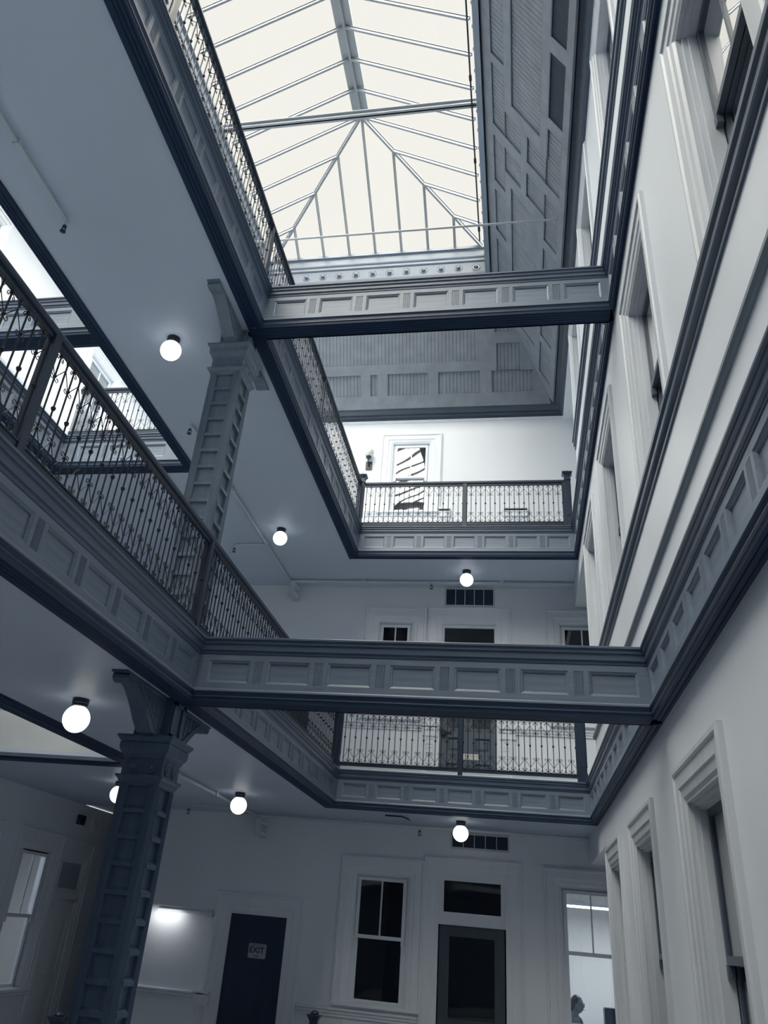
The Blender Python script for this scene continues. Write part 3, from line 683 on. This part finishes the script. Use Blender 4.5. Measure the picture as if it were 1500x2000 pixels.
vR = [o for o in OR if o[3] == .153 and o[1] < 7]
lining('boarded roof slope above the right wall with two dark mesh vents', fR, 19.8, OR+OR2, 270, lambda v: -7.0+1.2*v, lambda v: 12.8-1.2*v, vR, (.75, 6, 11.15))
OF = [(-4.4, -.62, .285, .80), (-.37, .45, .038, .207), (-.27, .20, .207, .418), (-1.42, -.58, .038, .213), (-2.44, -1.61, .038, .213), (-2.79, -2.64, .038, .213), (-3.8, -2.98, .038, .213), (-4.9, -3.98, .038, .213), (-6.3, -5.1, .038, .213), (-.30, .02, .498, .72)]
lining('boarded roof slope above the far wall, beneath the skylight kerb', fF, 8.05, OF, 112, lambda v: -7.3+2.3*v, lambda v: .75-1.15*v, (), (-3, 12.8, 11.15))
t = thing('skylight', 'unseen glazed roof strip added above the left light well', 'skylight', (-6.2, 3, 12.3), kind='structure'); o3 = Vector((-6.2, 3, 12.3))  # unseen glazing, added to bring daylight into the left well and galleries
k_ = 0
while -6.8+k_*.6 < 12.6:
    y = -6.8+k_*.6; hf = min(1, (y+7)/1.2, (12.8-y)/1.2)
    part('glazing_bar', MB().tube([Vector((-7.3, y, 11.15))-o3, Vector((-7.3+2.3*hf, y, 11.15+2.3*hf))-o3], .025, 4), M['metal'], t)
    y2 = min(y+.6, 12.7); h2 = min(1, (y2+7)/1.2, (12.8-y2)/1.2)
    part('glass_pane', MB().add([Vector(v)-o3 for v in ((-7.3, y, 11.15), (-7.3, y2, 11.15), (-7.3+2.3*h2, y2, 11.15+2.3*h2), (-7.3+2.3*hf, y, 11.15+2.3*hf))], [(0, 1, 2, 3)]), M['sky'], t)
    k_ += 1
fN = lambda u, v, d: (u, -7.0+1.2*v+.88*d, 11.15+2.30*v-.46*d)
lining('boarded roof slope behind the camera', fN, 8.05, [(-5, -.6, .2, .8)], 40, lambda v: -7.3+2.3*v, lambda v: .75-1.15*v, (), (-3, -7, 11.15))
# heavy cornice between the walls and the slopes
CP = [(0, 10.88), (.03, 10.88), (.03, 10.93), (.045, 10.96), (.045, 11.0), (.10, 11.05), (.15, 11.06), (.16, 11.085), (.215, 11.10), (.225, 11.125), (.235, 11.16), (.20, 11.24), (0, 11.3)]
b = MB(); b.sweep(CP, lambda p: (XW[2]-p[0], -7.4+p[0], p[1]), lambda p: (XW[2]-p[0], 13.1-p[0], p[1]))
part('cornice', b, M['woodd2'], tag(thing('roof_cornice', 'heavy stepped wooden cornice along the top of the right wall', 'cornice', (XW[2], 6, 11)), 'heavy stepped wooden cornice along the top of the right wall', 'cornice'), (-XW[2], -6, -11))
b = MB(); b.sweep(CP, lambda p: (XLW+p[0], 13.1-p[0], p[1]), lambda p: (XW[2]-p[0], 13.1-p[0], p[1]))
part('cornice', b, M['woodd2'], thing('roof_cornice', 'heavy stepped wooden cornice along the top of the far wall', 'cornice', (-3, 13.1, 11)), (3, -13.1, -11))
b = MB(); b.sweep(CP, lambda p: (XLW+p[0], -7.4+p[0], p[1]), lambda p: (XLW+p[0], 13.1-p[0], p[1])); b.sweep(CP, lambda p: (XLW+p[0], -7.4+p[0], p[1]), lambda p: (XW[2]-p[0], -7.4+p[0], p[1]))
part('cornice', b, M['woodd2'], thing('roof_cornice', 'heavy stepped wooden cornice of the left wall and the wall behind the camera', 'cornice', (XLW, 6, 11)), (-XLW, -6, -11))
# roof shell outside the linings keeps daylight to the skylight
b = MB()
for q in ([(1.5, -7.6, 11.2), (1.5, 13.4, 11.2), (-.3, 11.7, 14.0), (-.3, -5.9, 14.0)], [(-7.8, 13.4, 11.2), (1.5, 13.4, 11.2), (-.3, 11.7, 14.0), (-5.1, 11.7, 14.0)],
          [(-7.8, -7.6, 11.2), (1.5, -7.6, 11.2), (-.3, -5.9, 14.0), (-5.1, -5.9, 14.0)]):
    b.add(q+[(x, y, z+.1) for x, y, z in q], [(0, 1, 2, 3), (4, 5, 6, 7), (0, 4, 5, 1), (1, 5, 6, 2), (2, 6, 7, 3), (3, 7, 4, 0)])
struct('ceiling', b, M['dark'])

# ------------------------------------------------------------------ skylight kerb with rosettes
KX0, KX1, KY0, KY1 = -5.0, -.42, -5.8, 11.55
KP = [(-.06, 13.20), (.03, 13.26), (.035, 13.285), (0, 13.30), (0, 13.595), (.012, 13.60), (.028, 13.62), (.028, 13.645), (.012, 13.66), (.012, 13.69), (.030, 13.71), (.036, 13.735), (.020, 13.76), (.020, 13.90), (.032, 13.91), (.036, 13.925), (.060, 13.93), (.060, 14.0), (-.05, 14.0)]
SC_ = -2.70
kb = sk = thing('skylight', 'hipped glass skylight with slender bars on a moulded kerb with round bosses', 'skylight', (-2.7, 6, 14), kind='structure'); so3 = Vector((-2.7, 6, 14)); o_ = (2.7, -6, -14)
cor = [lambda p: (KX1-p[0], KY0+p[0], p[1]), lambda p: (KX1-p[0], KY1-p[0], p[1]), lambda p: (KX0+p[0], KY1-p[0], p[1]), lambda p: (KX0+p[0], KY0+p[0], p[1])]
for i in range(4): part('kerb_moulding', MB().sweep(KP, cor[i], cor[(i+1) % 4]), M['metal'] if False else M['wood'], kb, o_)
bs = MB().lathe([(.085, 0), (.085, .006), (.078, .012), (.070, .004), (.046, .004), (.044, .026), (.032, .045), (.010, .055)], seg=12, axis='y').mesh('boss', M['wood'])
fl_ = MB()
for i in range(12):
    x = -4.46+i*.3475
    inst('boss', bs, kb, (x+2.7, KY1-6, -.55))
for i in range(31): inst('boss', bs, kb, (KX1+2.7, .8+i*.3475-6, -.55), rz=-PI/2)
x = KX0+.1
while x < KX1: fl_.box(x+2.7, x+.007+2.7, KY1-6-.006, KY1-6, -.68, -.42); x += .0174
y = KY0+.1
while y < KY1: fl_.box(KX1+2.7-.006, KX1+2.7, y-6, y+.007-6, -.68, -.42); y += .0174
o = part('fluting', fl_, M['wood'], kb, kind='stuff')
rg = MB().tube([(.06*math.cos(a*PI/8), 0, .06*math.sin(a*PI/8)) for a in range(16)], .008, 6, closed=True)
tag(part('iron_ring', rg, M['opal'], None, (-.634, KY1-.05, 13.40), smooth=True), 'pale iron ring hanging from the last boss of the kerb', 'ring')

# ------------------------------------------------------------------ skylight
SX0, SX1, SY1, SZ = -4.883, -.517, 11.52, 14.0; SC_ = (SX0+SX1)/2; AY, AZ = 9.21, 15.25; SY0 = -5.77; AY0 = SY0+(SY1-AY)
def bar(p, q, w_, h_, name, m='metal'):
    p = Vector(p)-so3; q = Vector(q)-so3; d = (q-p).normalized(); s = d.cross(Vector((0, 0, 1))).normalized()*w_/2; u = s.cross(d).normalized()
    if u.z < 0: u = -u
    vs = [p+s*.6-u*h_, p-s*.6-u*h_, p-s*.6, p+s*.6, q+s*.6-u*h_, q-s*.6-u*h_, q-s*.6, q+s*.6, p+s, p-s, p-s+u*.012, p+s+u*.012, q+s, q-s, q-s+u*.012, q+s+u*.012]
    fs = [(0, 1, 2, 3), (4, 7, 6, 5), (0, 4, 5, 1), (1, 5, 6, 2), (2, 6, 7, 3), (3, 7, 4, 0)]
    return part(name, MB().add(vs, fs+[tuple(i+8 for i in f) for f in fs]), M[m], sk)
dx = (SX1-SC_)/4; dy = (SY1-AY)/4; dz = (AZ-SZ)/4
for sgn, xe in ((1, SX1), (-1, SX0)):
    bar((xe, SY1, SZ), (SC_, AY, AZ), .07, .06, 'hip_bar'); bar((xe, SY0, SZ), (SC_, AY0, AZ), .07, .06, 'hip_bar')
    ys = []
    k_ = 1
    while SY1-dy*k_ > SY0+.2:
        y = SY1-dy*k_
        if k_ < 4: xi, zi = xe-sgn*dx*k_, SZ+dz*k_
        elif y > AY0: xi, zi = SC_, AZ
        else: f_ = (y-SY0)/(AY0-SY0); xi, zi = xe-sgn*4*dx*f_, SZ+4*dz*f_
        bar((xe, y, SZ), (xi, y, zi), .058, .055, 'glazing_bar'); ys.append((y, xi, zi)); k_ += 1
    ed = [(SY1, xe, SZ)]+ys+[(SY0, xe, SZ)]
    for (ya, xa, za), (yb, xb, zb) in zip(ed, ed[1:]):
        vs = [Vector(v)-so3 for v in ((xe, ya, SZ), (xe, yb, SZ), (xb, yb, zb), (xa, ya, za))]
        vs = [v for i, v in enumerate(vs) if (v-vs[i-1]).length > 1e-4]
        part('glass_pane', MB().add(vs, [tuple(range(len(vs)))]), M['sky'], sk)
for ye, ya in ((SY1, AY), (SY0, AY0)):
    pts = []
    for i in range(-4, 5):
        f_ = 1-abs(i)/4; pts.append((SC_+dx*i, ye+(ya-ye)*f_, SZ+(AZ-SZ)*f_))
        if abs(i) < 4: bar((SC_+dx*i, ye, SZ), pts[-1], .05, .05, 'glazing_bar')
    for i in range(8):
        vs = [Vector(v)-so3 for v in ((SC_+dx*(i-4), ye, SZ), (SC_+dx*(i-3), ye, SZ), pts[i+1], pts[i])]
        vs = [v for j, v in enumerate(vs) if (v-vs[j-1]).length > 1e-4]
        part('glass_pane', MB().add(vs, [tuple(range(len(vs)))]), M['sky'], sk)
part('ridge', MB().box(-.15, .15, AY0-6, AY-6, AZ-14-.01, AZ-14+.04).box(-.022, .022, AY0-6, AY-6, AZ-14-.07, AZ-14).add([(-.15, AY0-6, AZ-14), (-.15, AY-6, AZ-14), (-.02, AY-6, AZ-14+.03), (-.02, AY0-6, AZ-14+.03)], [(0, 1, 2, 3)]), M['metal'], sk)
for y in (8.37, 3.6, -1.2): part('tie_beam', MB().box(SX0-so3.x-.1, SX1-so3.x+.1, y-6-.012, y-6+.012, .0, .13).box(SX0-so3.x-.1, SX1-so3.x+.1, y-6-.05, y-6+.05, .0, .018).box(SX0-so3.x-.1, SX1-so3.x+.1, y-6-.05, y-6+.05, .112, .13), M['metal'], sk)
t = thing('conduit', 'thin dark conduit with couplings running along the right edge of the skylight', 'conduit', (-.56, 6, 13.97))
part('tube', MB().tube([(0, -5.2, 0), (.0, 5.35, 0)], .014, 6), M['iron'], t)
for k_ in range(7): part('coupling', MB().tube([(0, -4.6+k_*1.6, 0), (0, -4.5+k_*1.6, 0)], .024, 8), M['iron'], t)
t = thing('tie_rod', 'thin pipe crossing the atrium just below the skylight', 'pipe', (-1.8, 8.44, 11.2))
part('tube', MB().tube([(-2.9, 0, 0), (2.62, 0, 0)], .017, 8), M['metal'], t); part('flange', MB().lathe([(.04, 0), (.04, .02), (.02, .04)], (2.58, 0, 0), 10, axis='x'), M['metal'], t)

# ------------------------------------------------------------------ globe ceiling lamps
def globe_mesh():
    b = MB(); pr_ = []
    for i in range(17):
        a = -PI/2+PI*i/17.6; pr_.append((.112*math.cos(a)+.0001, -.165+.112*math.sin(a)))
    return b.lathe(pr_, seg=24).mesh('globe', M['globe'], True)
GM = globe_mesh(); GC = MB().lathe([(.062, -.066), (.066, -.062), (.066, -.04), (.070, -.036), (.070, -.024), (.066, -.02), (.070, -.016), (.070, 0)], seg=20).mesh('canopy', M['black'])
def lamp(label, x, y, z):
    t = thing('globe_lamp', label, 'lamp', (x, y, z), group='opal globe ceiling lamps')
    inst('canopy', GC, t); inst('globe', GM, t)
    l = bpy.data.lights.new('globe_bulb', 'POINT'); l.energy = 3; l.shadow_soft_size = .1; l.color = (1, .97, .9)
    o = bpy.data.objects.new('bulb_light', l); COL.objects.link(o); o.parent = t; o.location = (0, 0, -.165); o.visible_camera = False if False else True
    return t
for a in [('lit globe lamp under the top gallery nearest the camera column', -3.57, 6.12, 7.25), ('lit globe lamp under the top gallery toward the far wall', -3.58, 10.72, 7.25), ('lit globe lamp above the middle level door vent', -.775, 12.31, 7.25),
          ('largest lit globe lamp, left of the dark column capital', -3.62, 6.22, 3.395), ('lit globe lamp between the dark column and the exit door', -3.72, 11.05, 3.395), ('lit globe lamp over the vent above door 441', -.815, 12.48, 3.395),
          ('lit globe lamp nearest the camera under the top gallery', -3.55, 1.5, 7.25), ('lit globe lamp nearest the camera under the middle gallery', -3.55, 1.5, 3.395),
          ('lit globe lamp half hidden behind the dark capital', -5.35, 10.75, 3.395)]: lamp(*a)
# wall sconce
t = thing('wall_sconce', 'unlit opal globe sconce on a dark square plate left of the top window', 'lamp', (-2.77, YW[2], 9.81))
part('back_plate', MB().box(-.062, .062, -.03, 0, -.085, .085).box(-.03, .03, -.036, -.03, -.035, .035), M['black'], t)
part('arm', MB().tube([(0, -.03, 0), (0, -.10, .0), (0, -.12, .03), (0, -.12, .11)], .012, 8).lathe([(.012, .09), (.05, .12), (.055, .15), (.04, .155)], (0, -.12, 0), 12), M['black'], t)
part('globe', MB().lathe([(.1*math.cos(-PI/2.4+i*PI*.91/14)+.0001, .245+.1*math.sin(-PI/2.4+i*PI*.91/14)) for i in range(15)], (0, -.12, 0), 20), M['opal'], t, smooth=True)

# ------------------------------------------------------------------ ceiling pipes and sprinklers
def pipe(label, pts, r=.02, clips=()):
    t = thing('ceiling_pipe', label, 'pipe', pts[0]); o = Vector(pts[0])
    part('tube', MB().tube([Vector(p)-o for p in pts], r, 8), M['pipe'], t)
    for c in clips: part('clip', MB().box(c[0]-o.x-.03, c[0]-o.x+.03, c[1]-o.y-.03, c[1]-o.y+.03, -.028, .05).lathe([(.032, -.03), (.032, .03)], (c[0]-o.x, c[1]-o.y, 0), 8), M['pipe'], t)
def sprinkler(label, x, y, z):
    t = thing('sprinkler', label, 'sprinkler', (x, y, z))
    part('nipple', MB().tube([(0, 0, 0), (0, 0, -.05)], .014, 8), M['pipe'], t)
    part('head', MB().lathe([(.018, -.05), (.02, -.065), (.012, -.07)], seg=10).tube([(.02*math.cos(a*PI/4), 0, -.09+.028*math.sin(a*PI/4)) for a in range(8)], .006, 5, closed=True).lathe([(.006, -.115), (.028, -.118), (.028, -.122), (.006, -.125)], seg=10), M['black'], t)
pipe('painted pipe ending in a sprinkler on the near top gallery ceiling', [(-3.93, .3, 7.215), (-3.93, 4.40, 7.215)], .018, [(-3.93, 3.6)])
pipe('painted pipe along the far part of the top gallery ceiling', [(-3.97, 7.75, 7.215), (-3.95, 12.72, 7.215)], .022, [(-3.95, 9.4), (-3.95, 11.2)])
pipe('painted pipe along the top of the middle level far wall', [(-3.97, 12.74, 7.21), (.98, 12.74, 7.21)], .026, [(-.2, 12.74), (-2.6, 12.74)])
pipe('short branch pipe with a sprinkler on the top gallery ceiling', [(-3.95, 11.22, 7.215), (-4.5, 11.24, 7.215)], .016)
pipe('painted pipe along the lower gallery ceiling beyond the dark column', [(-4.02, 8.0, 3.355), (-4.10, 13.02, 3.355)], .024, [(-4.05, 11.0)])
pipe('painted pipe along the top of the camera level far wall', [(-4.12, 13.05, 3.35), (1.0, 13.0, 3.33)], .024, [(-2.4, 13.03)])
pipe('short branch pipe with a sprinkler near the lower globe lamp', [(-4.07, 12.35, 3.355), (-4.95, 12.40, 3.355)], .014)
for a in [('black sprinkler head at the end of the near top gallery pipe', -3.93, 4.42, 7.21), ('black sprinkler head beside the middle level column', -3.97, 7.73, 7.21), ('black sprinkler head left of the far top gallery lamp', -4.51, 11.24, 7.21), ('black sprinkler head left of the lamp over the middle level door', -1.40, 12.70, 7.20),
          ('black sprinkler head right of the dark column', -4.96, 12.40, 3.35), ('black sprinkler head left of the lamp over door 441', -1.47, 13.03, 3.34)]: sprinkler(*a)
t = thing('conduit', 'short dark bent conduit on the lower ceiling above the tall dark window', 'conduit', (-1.9, 12.3, 3.38)); part('tube', MB().tube([(0, 0, 0), (.25, 0, 0), (.33, .06, -.02), (.34, .2, -.02)], .012, 6), M['black'], t)

# ------------------------------------------------------------------ hanging exit boxes, vents, wall devices
def exitbox(label, x, y, z):
    t = thing('exit_light', label, 'sign', (x, y, z), 0)
    part('housing', MB().box(-.045, .045, -.17, .17, -.12, .12), M['pipe'], t)
    part('face', MB().box(.045, .049, -.15, .15, -.10, .10), M['trim'], t)
    text('EXIT', .14, M['signg'], t, (.051, 0, 0), (PI/2, 0, PI/2), bold=True)
exitbox('boxy EXIT light at the pipe corner of the middle level', -3.88, 12.86, 7.06)
exitbox('boxy EXIT light at the pipe corner of the camera level', -4.02, 13.2, 3.17)
def vent(label, x0, x1, z0, z1, y, n=5, slats=True):
    t = thing('wall_vent', label, 'vent', ((x0+x1)/2, y, z0)); w_ = (x1-x0)/2; h = z1-z0
    b = MB(); b.box(-w_-.03, w_+.03, -.012, 0, -.03, 0).box(-w_-.03, w_+.03, -.012, 0, h, h+.03).box(-w_-.03, -w_, -.012, 0, 0, h).box(w_, w_+.03, -.012, 0, 0, h)
    part('frame', b, M['pipe'], t); part('backing', MB().box(-w_, w_, -.002, .002, 0, h), M['mesh'], t)
    for i in range(1, n): part('divider', MB().box(-w_+2*w_*i/n-.006, -w_+2*w_*i/n+.006, -.012, -.002, 0, h), M['pipe'], t)
    if slats:
        for k_ in range(int(h/.02)): part('slat', MB().add([(-w_, -.010, .006+k_*.02), (w_, -.010, .006+k_*.02), (w_, -.003, .018+k_*.02), (-w_, -.003, .018+k_*.02)], [(0, 1, 2, 3)]), M['woodd'], t)
vent('dark five part louvred vent above door 441', -1.0, -.16, 3.135, 3.315, YW[0])
vent('dark five part vent above the middle level door', -1.17, -.36, 6.925, 7.215, YW[1])
t = thing('alarm_box', 'dark rectangular box high on the left wall beside the column', 'alarm', (XLW, 13.67, 3.15), PI/2); part('case', MB().box(-.11, .11, -.05, 0, -.075, .075), M['woodd'], t); part('grille', MB().box(-.09, .09, -.054, -.05, -.055, .055), M['black'], t)
t = thing('alarm_bell', 'pale round alarm sounder high on the left wall', 'alarm', (XLW, 14.2, 3.12), PI/2); part('plate', MB().box(-.09, .09, -.02, 0, -.09, .09), M['trim'], t); part('dome', MB().lathe([(.06, 0), (.055, .02), (.03, .04), (.004, .045)], (0, -.02, 0), 14, axis='y'), M['pipe'], t)
t = thing('picture_light', 'long wall light bar shining down left of the exit door', 'lamp', (-5.1, YW[0], 1.945)); 
part('bar', MB().tube([(-.45, -.05, 0), (.40, -.05, 0)], .022, 8).box(-.45, .40, -.05, 0, .0, .02), M['trim'], t); part('end_bracket', MB().lathe([(.05, 0), (.05, .05), (.03, .06)], (.40, 0, 0), 12, axis='y'), M['trim'], t)
al = bpy.data.lights.new('bar_light', 'AREA'); al.shape = 'RECTANGLE'; al.size = .5; al.size_y = .08; al.energy = 1.5; al.color = (1, .98, .93)
ao = bpy.data.objects.new('bar_light', al); COL.objects.link(ao); ao.parent = t; ao.location = (-.3, -.17, -.03); ao.rotation_euler = (math.radians(28), 0, 0)

# ------------------------------------------------------------------ office behind the lit window
b = MB(); b.box(.35, 2.9, 16.5, 16.6, -.1, 3.2); b.box(.27, .35, 13.58, 16.6, -.1, 3.2); b.box(2.85, 2.9, 13.58, 16.6, -.1, 3.2); b.box(.3, 2.9, 13.58, 16.6, 2.95, 3.0)
struct('wall_far', b, M['room']); b = MB(); b.box(.3, 2.9, 13.4, 16.6, -.1, 0); struct('floor', b, M['floor'])
t = thing('pendant_tube_light', 'bright linear light hanging inside the office window', 'lamp', (.92, 15.0, 2.52))
part('housing', MB().box(-.6, .6, -.06, .06, .03, .07).box(-.12, .12, -.04, .04, .07, .14), M['trim'], t); part('lens', MB().box(-.6, .6, -.055, .055, 0, .03), M['tube'], t)
part('hanger', MB().tube([(.55, 0, .07), (.55, 0, .43)], .004, 4).tube([(-.55, 0, .07), (-.55, 0, .43)], .004, 4), M['metal'], t)
al = bpy.data.lights.new('office_light', 'AREA'); al.shape = 'RECTANGLE'; al.size = 1.1; al.size_y = .1; al.energy = 38
ao = bpy.data.objects.new('office_light', al); COL.objects.link(ao); ao.location = (1.5, 15.0, 2.46)
t = thing('office_desk', 'grey desk below the office window', 'desk', (1.65, 14.5, 0)); part('top', MB().box(-.47, .6, -.35, .35, .82, .86), M['desk'], t)
for sx in (-.44, .57):
    for sy in (-.32, .32): part('leg', MB().box(sx-.02, sx+.02, sy-.02, sy+.02, 0, .82), M['metal'], t)
t = thing('computer_tower', 'black upright device standing on the office desk right of the person', 'device', (1.33, 14.42, .86))
part('case', MB().box(-.14, .14, -.12, .12, 0, .36).box(-.13, .13, -.11, .11, .36, .372), M['black'], t)
part('front_panel', MB().box(-.12, .12, -.126, -.12, .02, .26).box(-.06, -.03, -.13, -.126, .04, .24).box(.02, .06, -.129, -.126, .15, .17).box(.02, .06, -.129, -.126, .10, .115), M['door'], t)
part('badge', MB().box(.02, .09, -.122, -.12, .300, .318), M['signg'], t)
part('antenna', MB().box(.02, .06, -.02, .02, .37, .39), M['black'], t)
# chair
t = thing('office_chair', 'dark office chair under the seated person', 'chair', (.82, 14.45, 0))
part('seat', MB().box(-.24, .24, -.24, .24, .44, .52), M['door'], t); part('backrest', MB().box(-.30, -.25, -.2, .2, .56, .84), M['door'], t); part('stem', MB().tube([(0, 0, .1), (0, 0, .44)], .03, 8), M['metal'], t)
b = MB()
for k_ in range(5): b.tube([(0, 0, .1), (.28*math.cos(k_*2*PI/5), .28*math.sin(k_*2*PI/5), .05)], .02, 6)
part('base', b, M['metal'], t)
# person, seated, facing +x
def skin(name, verts, edges, radii, m, parent, sub=2):
    me = bpy.data.meshes.new(name); me.from_pydata(verts, edges, []); o = bpy.data.objects.new(name, me); COL.objects.link(o)
    md = o.modifiers.new('s', 'SKIN')
    for i, r in enumerate(radii): q = me.skin_vertices[0].data[i]; q.radius = (r, r) if not isinstance(r, tuple) else r; q.use_root = (i == 0)
    o.modifiers.new('u', 'SUBSURF').levels = sub; bpy.context.view_layer.update()
    dg = bpy.context.evaluated_depsgraph_get(); nm = bpy.data.meshes.new_from_object(o.evaluated_get(dg)); bpy.data.objects.remove(o)
    nm.materials.clear(); nm.materials.append(m); nm.shade_smooth(); q = bpy.data.objects.new(name, nm); COL.objects.link(q); q.parent = parent; return q
px, py, pz = .76, 14.42, .0
t = thing('person', 'person with dark gathered hair and glasses, in a grey top, seated facing right', 'person', (px, py, 0))
V_ = [(0, 0, .56), (-.01, 0, .72), (0, 0, .92), (.0, 0, 1.03), (.01, 0, 1.09), (.01, .18, 1.01), (.08, .24, .76), (.26, .17, .70), (.01, -.18, 1.01), (.08, -.24, .76), (.26, -.17, .70), (.10, .10, .55), (.36, .12, .55), (.37, .12, .10), (.10, -.10, .55), (.36, -.12, .55), (.37, -.12, .10)]
E_ = [(0, 1), (1, 2), (2, 3), (3, 4), (3, 5), (5, 6), (6, 7), (3, 8), (8, 9), (9, 10), (0, 11), (11, 12), (12, 13), (0, 14), (14, 15), (15, 16)]
R_ = [(.15, .17), (.14, .15), (.15, .17), (.10, .13), .055, .065, .05, .035, .065, .05, .035, .10, .075, .05, .10, .075, .05]
skin('body', V_, E_, R_, M['cloth'], t)
b = MB(); pr_ = [(.055, -.16), (.058, -.12), (.052, -.09), (.060, -.075)]
hd = thing('head_tmp', 'x', 'x'); bpy.data.objects.remove(hd)
# head: profile-shaped ellipsoid with jaw, nose, ear
def head():
    b = MB(); seg, rng = 20, 16; vs = []
    for i in range(rng+1):
        a = -PI/2+PI*i/rng
        for k in range(seg):
            c = 2*PI*k/seg; x = math.cos(a)*math.cos(c); y = math.cos(a)*math.sin(c); z = math.sin(a)
            X, Y, Z = x*.090, y*.070, z*.112
            if z < -.1: X = X*(1+.10*z)+.012*(-z); Y *= 1+.28*z
            if x > .75: 
                X = min(X, .094)
                if abs(y) < .3: X += .026*math.exp(-((z+.12)/.13)**2)*math.exp(-(y/.16)**2) + .010*math.exp(-((z+.48)/.08)**2) + .012*math.exp(-((z+.80)/.12)**2) - .008*math.exp(-((z-.12)/.07)**2)
            vs.append((X, Y, Z))
    fs = [(i*seg+k, i*seg+(k+1) % seg, (i+1)*seg+(k+1) % seg, (i+1)*seg+k) for i in range(rng) for k in range(seg)]
    return b.add(vs, fs)
hz_ = 1.235; HX = .055
hd = part('head', head(), M['skin'], t, (HX, 0, hz_), smooth=True)
part('neck', MB().tube([(.0, 0, 1.05), (.015, 0, 1.11), (.035, 0, 1.18)], .05, 12, radii=[.065, .055, .052]), M['skin'], t, smooth=True)
b = MB(); seg = 20; vs = []
for i in range(11):
    a = -.30+(PI/2+.30)*i/10
    for k in range(seg):
        c = 2*PI*k/seg; fr = 1.0 if math.cos(c) < .35 else 1.0
        lim = a if math.cos(c) < .05 else max(a, .62)
        vs.append((math.cos(lim)*math.cos(c)*.096-.008, math.cos(lim)*math.sin(c)*.078, math.sin(lim)*.120))
hr = part('hair', b.add(vs, [(i*seg+k, i*seg+(k+1) % seg, (i+1)*seg+(k+1) % seg, (i+1)*seg+k) for i in range(10) for k in range(seg)]), M['hair'], hd, smooth=True)
part('bun', MB().lathe([(.052*math.cos(a*PI/8-PI/2)+.0001, .052*math.sin(a*PI/8-PI/2)) for a in range(9)], (-.10, 0, -.045), 12), M['hair'], hd, smooth=True)
for s in (-1, 1):
    part('ear', MB().lathe([(.004, 0), (.022, .004), (.026, .010), (.018, .014), (.008, .012)], (-.012, s*.070, -.012), 10, axis='y' ), M['skin'], hd)
    part('eye', MB().lathe([(.004, 0), (.010, .003), (.012, .010), (.006, .014)], (.078, s*.030, .006), 8, axis='x'), M['paper'], hd)
part('mouth', MB().tube([(.088, -.022, -.060), (.098, 0, -.058), (.088, .022, -.060)], .005, 6), M['hair'], hd)
b = MB()
for s in (-1, 1): b.tube([(.098, s*.034+.024*math.cos(a*PI/5), .006+.018*math.sin(a*PI/5)) for a in range(10)], .0022, 4, closed=True); b.tube([(.097, s*.056, .010), (.05, s*.075, .010), (-.01, s*.079, .004)], .002, 4)
part('glasses', b, M['black'], hd)
for s in (-1, 1):
    hb = MB(); hb.box(.25, .32, s*.17-.035, s*.17+.035, .685, .712)
    for k_ in range(4): hb.tube([(.31, s*.17-.027+k_*.018, .70), (.345+.008*(k_ in (1, 2)), s*.17-.027+k_*.018, .695), (.37+.01*(k_ in (1, 2)), s*.17-.027+k_*.018, .68)], .008, 6)
    hb.tube([(.27, s*.17-s*.03, .70), (.30, s*.17-s*.055, .695), (.325, s*.17-s*.055, .685)], .009, 6); part('hand', hb, M['skin'], t, smooth=True)

# ------------------------------------------------------------------ room behind the left windows
b = MB(); b.box(-9.6, -9.5, 9.5, 15.6, -.1, 3.2); b.box(-9.6, -7.55, 9.4, 9.5, -.1, 3.2); b.box(-9.6, -7.55, 15.5, 15.6, -.1, 3.2); b.box(-9.6, -7.55, 9.5, 15.6, 3.0, 3.1); b.box(-9.6, -7.55, 9.5, 15.6, -.1, 0)
struct('wall_left', b, M['room'])
t = thing('wall_cabinet', 'dark low cabinet seen through the lit left window', 'cabinet', (-9.5, 12.9, 1.05)); part('body', MB().box(0, .35, -1.2, 1.1, 0, .42), M['woodd'], t); part('door', MB().box(.35, .36, -1.15, -.02, .03, .39).box(.35, .36, .02, 1.05, .03, .39), M['wood'], t)
al = bpy.data.lights.new('left_room_light', 'AREA'); al.shape = 'RECTANGLE'; al.size = 1; al.size_y = 1; al.energy = 28
ao = bpy.data.objects.new('left_room_light', al); COL.objects.link(ao); ao.location = (-8.6, 12.6, 2.95)
